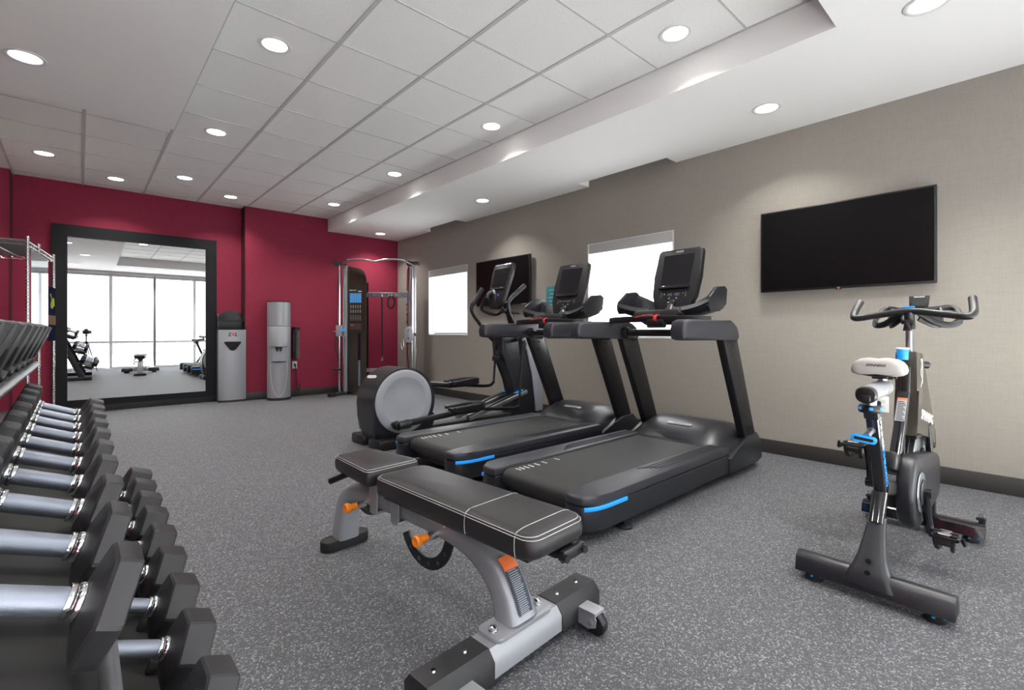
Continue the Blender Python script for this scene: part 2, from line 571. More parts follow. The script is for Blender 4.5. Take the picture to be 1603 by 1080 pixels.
# outside the window wall
m = MB(); m.bb(-9, 12, -14, YB - .13, -.14, -.08)
struct(m, 'terrace', mat('pale_paving', (0.5, 0.5, 0.48), 0.8, var=.1, vscale=3))
fe = thing('terrace_railing', 'pale slatted railing beyond the window wall, seen in the mirror', 'railing', (0, -3.4, -.08))
m = MB()
m.bb(-4, 7, -.02, .02, 1.05, 1.1); m.bb(-4, 7, -.02, .02, .1, .14)
m.build('rail', mat('pale_metal', (0.6, 0.62, 0.62), 0.5), fe)
m = MB()
for k in range(88):
    m.bb(-4 + k * .125, -4 + k * .125 + .02, -.01, .01, .12, 1.06)
m.bb(-4, -3.95, -.03, .03, 0, 1.1); m.bb(6.95, 7, -.03, .03, 0, 1.1)
m.build('balusters', mat('pale_metal', (0.6, 0.62, 0.62)), fe)

# ================================================================== DOWNLIGHTS
def downlight(x, y, z, label, group, trim=WHITE):
    o = thing('recessed_downlight', label, 'ceiling light', (x, y, z), 0, group)
    m = MB()
    m.lathe((0, 0, 0), (0, 0, -1), [(0, .072), (0, .098), (.003, .100), (.006, .096), (.006, .080), (.001, .072)], 36)
    m.build('trim_ring', trim, o)
    m = MB(); m.lathe((0, 0, -.0005), (0, 0, -1), [(0, .001), (0, .079), (.002, .078), (.0022, .001)], 36)
    m.build('lens', LENS, o)
    l = bpy.data.lights.new('downlight_lamp', 'AREA')
    l.shape = 'DISK'; l.size = .15; l.energy = LAMP_POWER; l.color = (1.0, 0.965, 0.92); l.spread = R(115)
    lo = bpy.data.objects.new('lamp', l); COL.objects.link(lo)
    lo.parent = o; lo.location = (0, 0, -.008)
    return o
G1 = 'round white recessed downlights in the ceiling tiles'
G2 = 'round white recessed downlights in the plasterboard soffit'
DL = [
 (2.775, 1.54, ZC, 'white recessed downlight in the tile nearest the camera, beside the soffit step', G1),
 (2.785, 3.36, ZC, 'white recessed downlight in a tile, second from the camera along the soffit step', G1),
 (2.775, 5.15, ZC, 'white recessed downlight in a tile, third from the camera along the soffit step', G1),
 (2.775, 6.98, ZC, 'white recessed downlight in a tile near the far wall, last along the soffit step', G1),
 (0.945, 3.355, ZC, 'largest tile downlight on the left, next to the left plasterboard edge', G1),
 (0.950, 5.19, ZC, 'middle tile downlight of the left column, between the largest and the far wall', G1),
 (0.948, 6.99, ZC, 'tile downlight above the mirror right half, far end of the left column', G1),
 (1.555, 7.55, ZC, 'tile downlight closest to the red wall, above the dispenser stand', G1),
 (0.328, 7.60, ZC, 'tile downlight above the mirror centre, just off the red wall', G1),
 (-0.278, 7.02, ZC, 'leftmost tile downlight, above the left edge of the mirror', G1),
 (3.79, 1.37, ZS, 'soffit downlight nearest the large television', G2),
 (3.18, 0.385, ZS, 'soffit downlight cut by the top right edge of the photo', G2),
 (3.79, 4.75, ZS, 'soffit downlight between the two curtain pockets', G2),
 (3.79, 7.53, ZS, 'soffit downlight in the far corner above the cable machine', G2),
 (-0.244, 4.12, ZS, 'soffit downlight at the upper left above the dumbbell rack', G2),
]
for d in DL: downlight(*d)
# assumed downlights, added over the unseen part of the room
for x, y, k in ((0.0, 2.4, 'over the near half of the dumbbell rack'), (-0.244, 0.3, 'above the near end of the dumbbell rack'), (1.5, -0.25, 'near the window wall, centre'), (3.2, -0.25, 'near the window wall, on the right')):
    downlight(x, y, ZS, 'added soffit downlight ' + k, G2)

# ================================================================== WALL MIRROR
mi = thing('wall_mirror', 'large square wall mirror with wide black frame on the red wall', 'mirror', (0.615, YA, 0))
m = MB()
FX0, FX1, FZ0, FZ1 = -.260 - .615, 1.492 - .615, .085, 2.362
IX0, IX1, IZ0, IZ1 = -.115 - .615, 1.357 - .615, .165, 2.218
for a in ((FX0, IX0, FZ0, FZ1), (IX1, FX1, FZ0, FZ1), (IX0, IX1, FZ0, IZ0), (IX0, IX1, IZ1, FZ1)):
    m.bb(a[0], a[1], -.045, 0, a[2], a[3])
m.build('frame', FRAMEB, mi)
m = MB(); m.box((0, 0, 0), (1.475, .006, 2.06))
g = m.build('glass', MIRROR, mi, loc=((IX0 + IX1) / 2, -.020, (IZ0 + IZ1) / 2))
g.rotation_euler = (0, 0, -.0074)

# ================================================================== TELEVISIONS
def tv(name_label, y0, y1, z0, z1):
    yc = (y0 + y1) / 2
    o = thing('television', name_label, 'television', (XR, yc, (z0 + z1) / 2))
    w_, h_ = y1 - y0, z1 - z0
    m = MB(); m.box((-.055, 0, 0), (.035, w_, h_), bev=.004); m.build('casing', BLACK, o)
    m = MB(); m.bb(-.0745, -.072, -w_ / 2 + .012, w_ / 2 - .012, -h_ / 2 + .016, h_ / 2 - .012); m.build('screen', TVS, o)
    m = MB(); m.bb(-.04, -.001, -.2, .2, -.2, .2, .005); m.build('wall_bracket', BLACKM, o)
    m = MB(); m.bb(-.076, -.06, -.02, .02, -h_ / 2 - .008, -h_ / 2 + .004, .002); m.build('sensor_foot', BLACK, o)
    m = MB(); m.sphere((-.077, 0.0, -h_ / 2 - .004), .0035, seg=10); m.build('power_light', mat('red_indicator', (0.8, .02, .02), .3, emit=(1, .02, .02), estr=1.5), o)
    return o
tv1 = tv('large black wall television on the taupe wall, above the exercise bike', .472, 1.592, 1.358, 2.022)
text(tv1, 'LG', .016, (-.0755, 0.0, -.326), (0, -1, 0), (0, 0, 1), WPRINT)
tv2 = tv('smaller-looking black wall television behind the elliptical, between the two windows', 4.395, 5.51, 1.385, 2.03)
m = MB(); m.bb(-.0755, -.0745, -.51, -.41, -.3195, -.3145); m.build('maker_mark', WPRINT, tv2)

# teal wall sign
sg = thing('wall_sign', 'small teal notice on the taupe wall, half hidden behind the left treadmill console', 'sign', (XR, 4.03, 1.40))
m = MB(); m.bb(-.008, 0, -.13, .13, -.19, .19, .002); m.build('panel', TEAL, sg)
m = MB()
for k in range(7):
    hw_ = (.09, .07, .095, .08, .10, .06, .085)[k]
    m.bb(-.0086, -.0080, -hw_, hw_, .135 - k * .045, .147 - k * .045)
m.build('text_lines', mat('pale_teal_print', (0.25, 0.5, 0.52), .5), sg)

# wall outlet behind the bike
so = thing('wall_outlet', 'white electrical outlet low on the taupe wall behind the exercise bike', 'outlet', (XR, .775, .50))
m = MB(); m.bb(-.006, 0, -.036, .036, -.058, .058, .002); m.build('cover_plate', WHITE, so)
m = MB()
for z in (-.02, .02):
    m.box((-.0065, 0, z), (.002, .028, .026), bev=.0005)
m.build('socket', LABELW, so)

# ================================================================== TREADMILLS
def make_treadmill(label, loc):
    o = thing('treadmill', label, 'treadmill', loc, 0, 'matching black treadmills facing the windows')
    W = .43
    # side rails: rounded rear caps with covers running forward
    def cap_outline(sgn, x0, x1):
        yo, yi = sgn * W, sgn * .262
        pts = [(x1, yi), (x1, yo), (.16, yo)]
        for k in range(1, 7):
            a = k / 7 * math.pi / 2
            pts.append((.16 - .17 * math.sin(a), yo - sgn * .07 * (1 - math.cos(a))))
        pts += [(-.012, yi + sgn * .05), (.0, yi + sgn * .012), (.10, yi + sgn * .012), (.22, yi)]
        return pts
    for sgn in (-1, 1):
        pts = cap_outline(sgn, 0, 1.52)
        if sgn > 0: pts = list(reversed(pts))
        m = MB()
        # lower skirt
        m.prism(pts, (0, 0, .055), (1, 0, 0), (0, 1, 0), .122, bev=.006)
        m.build('side_skirt', CHAR, o)
        m = MB()
        m.prism(pts, (0, 0, .178), (1, 0, 0), (0, 1, 0), .050, bev=.016, seg=3)
        sr = m.build('foot_rail', CHARM, o)
        # tread ribs on the rail
        m = MB()
        for k in range(4):
            y = sgn * (.305 + k * .022)
            m.tube([(.62 + .03 * k, y - sgn * .02, .2290), (.68 + .03 * k, y, .2290), (1.50, y, .2290)], .0032, seg=6, smooth=0)
        m.build('grip_ribs', CHAR, sr)
        # blue corner strip
        m = MB()
        st = [(.30, sgn * (W + .0015), .168), (.16, sgn * (W + .0015), .168)]
        for k in range(1, 6):
            a = k / 7 * math.pi / 2
            st.append((.16 - .172 * math.sin(a), sgn * (W + .0015) - sgn * .07 * (1 - math.cos(a)), .168))
        m.tube(st, 1.0, smooth=0, sq=(.014, .020))
        m.build('blue_corner_strip', BLUE, o)
        m = MB(); m.lathe((.33, sgn * .40, 0), (0, 0, 1), [(0, .038), (.01, .04), (.016, .025), (.02, .01), (.07, .01)], 20)
        m.build('levelling_foot', BLACKM, o)
    # deck and belt
    m = MB(); m.bb(.10, 1.5, -.26, .26, .07, .165); m.build('deck', BLACKM, o)
    m = MB()
    prof = [(1.56, .215), (.10, .215)]
    for k in range(1, 8):
        a = k / 8 * math.pi
        prof.append((.10 - .055 * math.sin(a), .160 + .055 * math.cos(a)))
    prof += [(.10, .105), (1.56, .105)]
    m.prism([(p[0], p[1]) for p in prof], (0, .262, 0), (1, 0, 0), (0, 0, 1), .524, bev=0)
    be = m.build('running_belt', BELT, o)
    m = MB()
    for k, x in enumerate((.125, .155, .19, .23, .28, .345, .46)):
        m.bb(x - .004, x + .004, .180, .228, .2145, .2162)
    m.pieces('speed_mark', WPRINT, be)
    # motor hood
    rings = []
    secs = [(1.46, .215, .40), (1.50, .245, .40), (1.58, .300, .40), (1.68, .335, .405), (1.80, .350, .41), (1.95, .330, .41), (2.08, .26, .40), (2.13, .15, .38), (2.13, .05, .38)]
    for x, z, wy in secs:
        r = []
        for k in range(13):
            t = k / 12
            y = -wy + 2 * wy * t
            e = min(1, min(t, 1 - t) / .22)
            zz = .17 + (z - .17) * (.35 + .65 * math.sin(e * math.pi / 2)) if z > .17 else z
            xx = x + (.06 * (1 - math.sin(e * math.pi / 2)) if x < 1.7 else -.02 * (1 - e))
            r.append((xx, y, zz))
        r += [(x, wy + .0, .045), (x, -wy - .0, .045)]
        rings.append(r)
    m = MB(); m.rings(rings); hd = m.build('motor_hood', CHAR, o, ang=60)
    m = MB(); m.prism(rrect(.20, .034, .014), (1.63, 0, .3185), (0, -1, 0), (1, 0, .36), .004, bev=.001)
    bd = m.build('badge', SILVER, hd)
    text(bd, 'PRECOR', .026, (1.6283, 0, .3232), (0, -1, 0), (1, 0, .36), GPRINT)
    # side shoulders at the foot of the uprights
    for sgn in (-1, 1):
        m = MB()
        a = [(1.50, .16), (1.62, .20), (1.80, .27), (1.97, .275), (2.05, .20), (2.06, .07), (1.98, .05), (1.50, .05)]
        m.prism(a, (0, sgn * .41 + .035, 0), (1, 0, 0), (0, 0, 1), .07, bev=.014)
        m.build('base_shoulder', CHAR, o)
    # uprights, leaning back, and the hand-rail arms
    for sgn in (-1, 1):
        y = sgn * .405
        m = MB()
        m.prism([(1.80, .20), (1.985, .20), (1.62, 1.0), (1.595, 1.05), (1.54, 1.08), (1.42, 1.08), (1.41, 1.0)], (0, y + .03, 0), (1, 0, 0), (0, 0, 1), .06, bev=.012)
        up = m.build('upright', BLACK, o)
        m = MB()
        for (bx, bz) in ((1.845, .30), (1.49, .93), (1.56, .93), (1.545, .86)):
            m.cyl((bx, y - .034, bz), (bx, y + .034, bz), .008, seg=10)
        m.pieces('bolt', BLACKG, up)
        m = MB()
        pr = [(.86, .985), (.90, .975), (1.46, .970), (1.60, .955), (1.635, .985), (1.625, 1.03), (1.595, 1.07), (1.54, 1.098), (1.48, 1.105), (.92, 1.105), (.87, 1.09), (.85, 1.04)]
        m.prism(pr, (0, y + .05, 0), (1, 0, 0), (0, 0, 1), .10, bev=.022, seg=3)
        m.build('handrail_arm', CHARM, o)
    m = MB()
    m.cyl((1.42, -.36, 1.02), (1.42, .36, 1.02), .026, seg=16)
    m.build('crossbar', BLACK, o)
    m = MB()
    for sgn in (-1, 1):
        m.lathe((1.42, sgn * .35, 1.02), (0, -sgn, 0), [(0, .045), (.02, .045), (.035, .036), (.037, .02)], 20)
    m.pieces('crossbar_collar', CHAR, o)
    m = MB()
    m.tube([(1.30, .40, 1.11), (1.22, .30, 1.115), (1.20, 0, 1.120), (1.22, -.30, 1.115), (1.30, -.40, 1.11)], 1.0, smooth=5, sq=(.03, .045))
    sb = m.build('front_grip_bar', BLACK, o)
    m = MB(); m.box((1.20, -.06, 1.085), (.06, .13, .06), bev=.012); m.build('stop_switch', BLACK, sb)
    m = MB()
    for k in range(5):
        a = .020 + .001 * k
        m.tube([(1.20 + a * 1.3 * math.cos(t), -.05 - .006 * k, 1.115 + a * 1.4 * math.sin(t)) for t in [i * math.pi / 5 for i in range(10)]], .0028, seg=6, smooth=2, closed=True)
    m.tube([(1.17, -.05, 1.145), (1.175, .0, 1.150), (1.16, .04, 1.14), (1.17, .09, 1.13)], .003, seg=6)
    m.build('red_safety_cord', REDP, sb)
    # cup trays either side of the console
    for sgn in (-1, 1):
        m = MB()
        N = 9
        rs = []
        for k, t in enumerate([i / 7 for i in range(8)]):
            y = sgn * (.10 + .27 * t)
            zt = 1.21 + .13 * t ** 0.8 + (0.0 if t < .97 else -.02)
            zb = 1.135 + .055 * t ** 2
            x0, x1 = 1.37 - .02 * t, 1.60 + .01 * t
            dz = (zt - zb)
            rs.append([(x0, y, zb + .01), (x0 - .02, y, zb + .04), (x0 + .0, y, zb + .07), (x0 + .03, y, zb + .055), (x0 + .05, y, zb + .035),
                       (x1 - .08, y, zb + .035), (x1 - .05, y, zt - .02), (x1 - .02, y, zt), (x1, y, zt - .02), (x1 - .05, y, zb), (x0 + .05, y, zb - .01)])
        # close the outer end as a wall
        m.rings(rs)
        y0 = sgn * .36
        m.prism([(1.335, 1.20), (1.35, 1.265), (1.46, 1.34), (1.58, 1.352), (1.62, 1.33), (1.60, 1.22), (1.50, 1.17), (1.36, 1.165)], (0, y0 + .015, 0), (1, 0, 0), (0, 0, 1), .03, bev=.008)
        m.build('cup_tray', CHAR, o)
    # console
    tilt = R(17)
    ux = Vector((math.sin(tilt), 0, math.cos(tilt)))       # up the face
    nx = Vector((-math.cos(tilt), 0, math.sin(tilt)))      # out of the face
    c0 = Vector((1.545, 0, 1.15))
    out = []
    hw, L = .190, .53
    top = [(hw - .006, L - .035), (hw - .012, L - .012), (hw - .035, L)]
    bot = [(.05, -.005), (.10, .008), (.135, .035), (.158, .075), (.172, .14)]
    right = [(p[0], p[1]) for p in bot] + [(hw - .004, .30)] + top
    left = [(-p[0], p[1]) for p in reversed(right)]
    out = [(-a, b) for a, b in (right + left)]
    m = MB(); m.prism(out, c0 - nx * .0, (0, 1, 0), ux, -.055, bev=.016, seg=3)
    co = m.build('console', BLACK, o)
    if True:
        m = MB(); m.prism([(-.115, .225), (.115, .225), (.125, .475), (-.125, .475)], c0 + nx * .054 - nx * .0, (0, 1, 0), ux, -.0035, bev=0)
        sc_ = m.build('screen', SCREEN, co)
        m = MB(); m.box(c0 + ux * .205 + nx * .066, (.030, .25, .026), (0, tilt, 0), bev=.006); m.build('reading_ledge', BLACKG, co)
        m = MB()
        m.box(c0 + ux * .068 + nx * .064, (.022, .075, .042), (0, tilt, 0), bev=.008); m.build('control_knob', BLACKG, co)
        m = MB()
        for y in (-.03, .03):
            m.box(c0 + ux * .148 + Vector((0, y, 0)) + nx * .0565, (.004, .042, .026), (0, tilt, 0), bev=.001)
        m.pieces('display_window', mat('dim_display', (0.06, 0.065, 0.085), .2), co)
        m = MB()
        for y, z, s_ in ((.10, .165, .004), (.10, .15, .004), (.10, .135, .004), (.075, .155, .006), (-.10, .165, .004), (-.10, .15, .004), (-.10, .135, .004), (.03, .12, .006), (-.03, .12, .006)):
            m.box(c0 + ux * z + Vector((0, y, 0)) + nx * .056, (.002, s_ * 1.3, s_), (0, tilt, 0))
        m.pieces('key_mark', WPRINT, co)
        m = MB(); m.box(c0 + ux * .158 + Vector((0, -.078, 0)) + nx * .056, (.002, .007, .005), (0, tilt, 0)); m.build('amber_light', ORANGE, co)
        m = MB(); m.prism(rrect(.062, .014, .006), c0 + ux * .503 + nx * .0545, (0, -1, 0), ux, .002); m.build('console_badge', SILVER, co)
    m = MB(); m.tube([(1.47, 0, 1.10), (1.50, 0, 1.18), (1.58, 0, 1.28)], [.06, .045, .035], seg=16); m.build('console_neck', CHAR, o)
    m = MB(); m.prism([(-.17, .03), (.17, .03), (.19, .0), (.12, -.06), (-.12, -.06), (-.19, .0)], (1.38, 0, 1.13), (0, 1, 0), (.35, 0, 1), -.10, bev=.01)
    cb = m.build('console_base', BLACK, o)
    m = MB(); m.bb(1.5, 2.0, -.34, .34, .06, .15); m.build('motor_chassis', BLACKM, o)
    m = MB()
    for sgn in (-1, 1):
        m.cyl((1.86, sgn * .32, .045), (1.86, sgn * .36, .045), .045, seg=20)
    m.build('transport_wheel', BLACKM, o)
    return o
tm1 = make_treadmill('nearer black treadmill with blue corner strips, closest to the bench and the exercise bike', (1.80, 1.87, 0))
tm2 = copy_thing(tm1, (1.82, 2.965, 0), None, 'farther black treadmill with blue corner strips, between the elliptical and the nearer treadmill')

# ================================================================== ELLIPTICAL
def make_elliptical():
    o = thing('elliptical_trainer', 'black elliptical trainer with large silver disc, beside the left treadmill under the far television', 'elliptical', (1.80, 4.05, 0))
    # drive housing
    cx, cz = .40, .385
    pts = []
    for k in range(0, 41):
        a = R(-28 + k / 40 * 214)
        r = .315
        pts.append((cx + r * math.cos(a) * 1.0, cz + r * math.sin(a)))
    pts += [(.094, .25), (.112, .14), (.135, .06), (.70, .06), (.69, .14)]
    m = MB(); m.prism(pts, (0, .165, 0), (1, 0, 0), (0, 0, 1), .33, bev=.055, seg=5)
    hs = m.build('drive_housing', CHAR, o, ang=50)
    m = MB(); m.prism(rrect(.085, .032, .013), (.145, -.02, .622), (.55, -.62, .0), (.55, .5, .66), .006, bev=.002)
    for sgn in (-1, 1):
        m2 = MB(); m2.lathe((cx - .01, sgn * .160, cz + .01), (0, sgn, 0), [(0, .283), (.010, .287), (.015, .281), (.018, .262), (.0195, .222), (.0190, .216), (.0150, .208), (.0145, .10), (.0145, .001)], 56)
        m2.build('cover_disc', SILVERL, o)
    bt = m.build('badge', LABELW, hs)
    tr = Vector((.55, -.62, 0)).normalized()
    text(bt, 'PRECOR', .020, Vector((.145, -.02, .622)) + tr.cross(Vector((.55, .5, .66)).normalized()).normalized() * .0066, (.55, -.62, .0), (.55, .5, .66), GPRINT)
    m = MB()
    m.bb(.09, .30, -.27, -.05, .0, .085, .02); m.bb(.09, .30, .05, .30, .0, .085, .02)
    m.build('rear_stabiliser', BLACK, o)
    # spine
    m = MB(); m.bb(.3, 2.2, -.07, .07, .03, .12, .01); m.build('spine', BLACKM, o)
    m = MB(); m.bb(2.02, 2.30, -.33, .33, 0, .055, .012); m.bb(.95, 1.10, -.25, .25, .0, .05, .01); m.build('front_stabiliser', BLACKM, o)
    # foot links, pedals, ramp rails
    for sgn, (p0, p1, ped) in ((-1, ((.27, .205), (.88, .25), (.80, .268))), (1, ((.62, .52), (1.20, .44), (1.15, .450)))):
        y = sgn * .27
        m = MB(); m.tube([(p0[0], y, p0[1]), (p1[0], y, p1[1])], 1.0, smooth=0, sq=(.05, .055))
        m.lathe((p0[0], y - .035, p0[1]), (0, 1, 0), [(0, .03), (.01, .04), (.06, .04), (.07, .03)], 20)
        m.tube([(p1[0], y, p1[1]), (p1[0] + .28, y, p1[1] + .0)], 1.0, smooth=0, sq=(.045, .05))
        m.build('foot_link', BLACK, o)
        m = MB(); m.lathe((p0[0] - .01, y - .02, p0[1]), (1, 0, .06), [(0, .036), (.10, .042), (.12, .034)], 16); m.build('link_end_cover', CHAR, o)
        # pedal tray
        m = MB()
        px, pz = ped
        out_ = rrect(.40, .15, .055, cx=px + .22, cy=0)
        m.prism(out_, (0, y, pz - .012), (1, 0, 0), (0, 1, 0), .040, bev=.008)
        lip = [(px + .02, y - .075, pz + .03)] + [(px + .22 + .2 * math.cos(R(a)) * 1.0, y + .075 * math.sin(R(a)), pz + .045) for a in range(-80, 81, 20)] + [(px + .02, y + .075, pz + .03)]
        m.tube(lip, .017, seg=8, smooth=2)
        m.build('pedal', BLACK, o)
        # crank from the disc hub to the link
        m = MB(); m.tube([(cx - .01, sgn * .20, cz + .01), (p0[0], sgn * .215, p0[1])], 1.0, smooth=0, sq=(.03, .05)) if sgn > 0 else m.cyl((p0[0], -.18, p0[1]), (p0[0], -.25, p0[1]), .02)
        m.build('crank', BLACK, o)
    for sgn in (-1, 1):
        y = sgn * .10
        m = MB()
        a, b = Vector((1.16, y, .135)), Vector((1.98, y, .345))
        m.tube([a, b], 1.0, smooth=0, sq=(.06, .05))
        m.build('ramp_rail', STEEL, o)
        m = MB(); m.tube([a + Vector((0, 0, .031)), b + Vector((0, 0, .031))], 1.0, smooth=0, sq=(.05, .010)); m.build('ramp_cover', BLACK, o)
        m = MB(); m.tube([a.lerp(b, .80) + Vector((0, 0, .038)), a.lerp(b, .93) + Vector((0, 0, .038))], 1.0, smooth=0, sq=(.052, .006)); m.build('blue_ramp_mark', BLUE, o)
    # tower
    m = MB()
    tw = [(1.64, 1.00), (1.64, .80), (1.655, .72), (1.74, .62), (1.80, .50), (1.84, .36), (1.80, .18), (1.76, .06), (2.16, .06), (2.13, .25), (2.08, .55), (2.00, .80), (1.92, .98), (1.88, 1.04)]
    m.prism(tw, (0, .085, 0), (1, 0, 0), (0, 0, 1), .17, bev=.02, seg=3)
    m.build('tower', CHAR, o, ang=50)
    m = MB()
    sh = [(1.93, .98), (2.00, .80), (2.08, .55), (2.13, .25), (2.15, .10), (2.265, .10), (2.262, .30), (2.21, .60), (2.12, .85), (2.02, 1.00)]
    m.prism(sh, (0, .10, 0), (1, 0, 0), (0, 0, 1), .20, bev=.008)
    m.build('tower_shell', SILVERL, o, ang=50)
    m = MB(); m.bb(1.630, 1.64, -.03, .03, .78, .96, .002); m.build('bottle_recess', BLACKG, o)
    m = MB(); m.bb(1.60, 1.66, -.05, .05, .70, .76, .01); m.build('heart_rate_module', CHAR, o)
    m = MB(); m.tube([(1.90, 0, .98), (1.83, 0, 1.2), (1.76, 0, 1.36)], .042, seg=18); m.build('neck', BLACK, o)
    # console
    tilt = R(17)
    ux = Vector((math.sin(tilt), 0, math.cos(tilt))); nx = Vector((-math.cos(tilt), 0, math.sin(tilt)))
    c0 = Vector((1.63, 0, 1.27))
    right = [(.06, 0), (.10, .03), (.13, .10), (.165, .40), (.165, .50), (.15, .53)]
    out = [(-a, b) for a, b in right] + [(a, b) for a, b in reversed(right)]
    out = list(reversed(out))
    m = MB(); m.prism(out, c0, (0, 1, 0), ux, -.05, bev=.012, seg=2)
    co = m.build('console', BLACK, o)
    m = MB(); m.prism([(-.115, .24), (.115, .24), (.13, .47), (-.13, .47)], c0 + nx * .049, (0, 1, 0), ux, -.0035); m.build('screen', SCREEN, co)
    m = MB(); m.prism(rrect(.27, .022, .01), c0 + ux * .512 + nx * .050, (0, -1, 0), ux, .006, bev=.002); m.build('chrome_top_trim', CHROME, co)
    m = MB(); m.box(c0 + ux * .225 + nx * .06, (.028, .24, .024), (0, tilt, 0), bev=.005); m.build('reading_ledge', BLACKG, co)
    m = MB()
    for y in (-.028, .028):
        m.box(c0 + ux * .155 + Vector((0, y, 0)) + nx * .052, (.003, .034, .024), (0, tilt, 0), bev=.001)
    m.pieces('display_window', mat('violet_display', (0.05, 0.04, 0.25), .3, emit=(.12, .08, .6), estr=.25), co)
    # fixed handle loop
    m = MB()
    m.tube([(1.78, .05, 1.27), (1.72, .13, 1.225), (1.60, .20, 1.27), (1.58, .19, 1.33), (1.61, .10, 1.46), (1.62, .03, 1.47), (1.61, .0, 1.37), (1.66, .02, 1.29)], .019, seg=12)
    m.tube([(1.72, -.06, 1.27), (1.62, -.22, 1.23), (1.52, -.24, 1.24)], .019, seg=12)
    m.tube([(1.66, -.06, 1.27), (1.66, -.15, 1.24), (1.78, -.20, 1.235), (1.83, -.16, 1.24)], .017, seg=10)
    m.build('fixed_handle', BLACK, o)
    m = MB(); m.tube([(1.60, .135, 1.41), (1.61, .10, 1.46), (1.62, .03, 1.47), (1.612, .005, 1.40)], .0205, seg=12); m.build('pulse_grip', STEEL, o)
    # moving arms
    for sgn, pts in ((1, [(1.64, 1.52), (1.50, 1.33), (1.50, 1.24), (1.60, 1.12), (1.72, .99), (1.84, .90)]), (-1, [(1.80, 1.53), (1.62, 1.40), (1.56, 1.32), (1.58, 1.22), (1.70, 1.03), (1.76, .93)])):
        y = sgn * .27
        tp = pts[:]
        rr = [.024, .024, .019, .019, .019, .021]
        m = MB(); m.tube([(x - .0, y, z) for x, z in tp], rr, seg=12)
        ma = m.build('moving_arm', BLACK, o)
        m = MB(); m.tube([(x, y, z) for x, z in [pts[0], ((pts[0][0] + pts[1][0]) / 2, (pts[0][1] + pts[1][1]) / 2), pts[1]]], .027, seg=12); m.build('foam_grip', BLACKM, ma)
        e = tp[-1]
        m = MB(); m.tube([(e[0], y, e[1] + .06), (e[0] + .01, y, e[1] - .05), (e[0], y, e[1] - .16)], [.045, .042, .024], seg=14); m.build('pivot_cover', CHAR, o)
        m = MB(); m.sphere((e[0] + .0, y - .04, e[1] + .01), .032, seg=14); m.cyl((e[0] + .02, y, e[1] + .02), (1.90, sgn * .05, e[1] + .02), .028); m.build('pivot_cap', SILVERL if sgn < 0 else CHAR, o)
        lo = (e[0] - .04, .20) if sgn < 0 else (e[0] - .03, .42)
        m = MB(); m.cyl((e[0], y, e[1] - .12), (lo[0], y, lo[1]), .013, seg=12); m.build('lower_rod', BLACK, o)
        pz = .25 if sgn < 0 else .44
        m = MB(); m.tube([(lo[0], y, lo[1] + .02), (lo[0] - .10, y, pz - .04), (lo[0] - .50, y, pz)], 1.0, smooth=4, sq=(.03, .035)); m.build('link_bracket', BLACK, o)
    return o
make_elliptical()

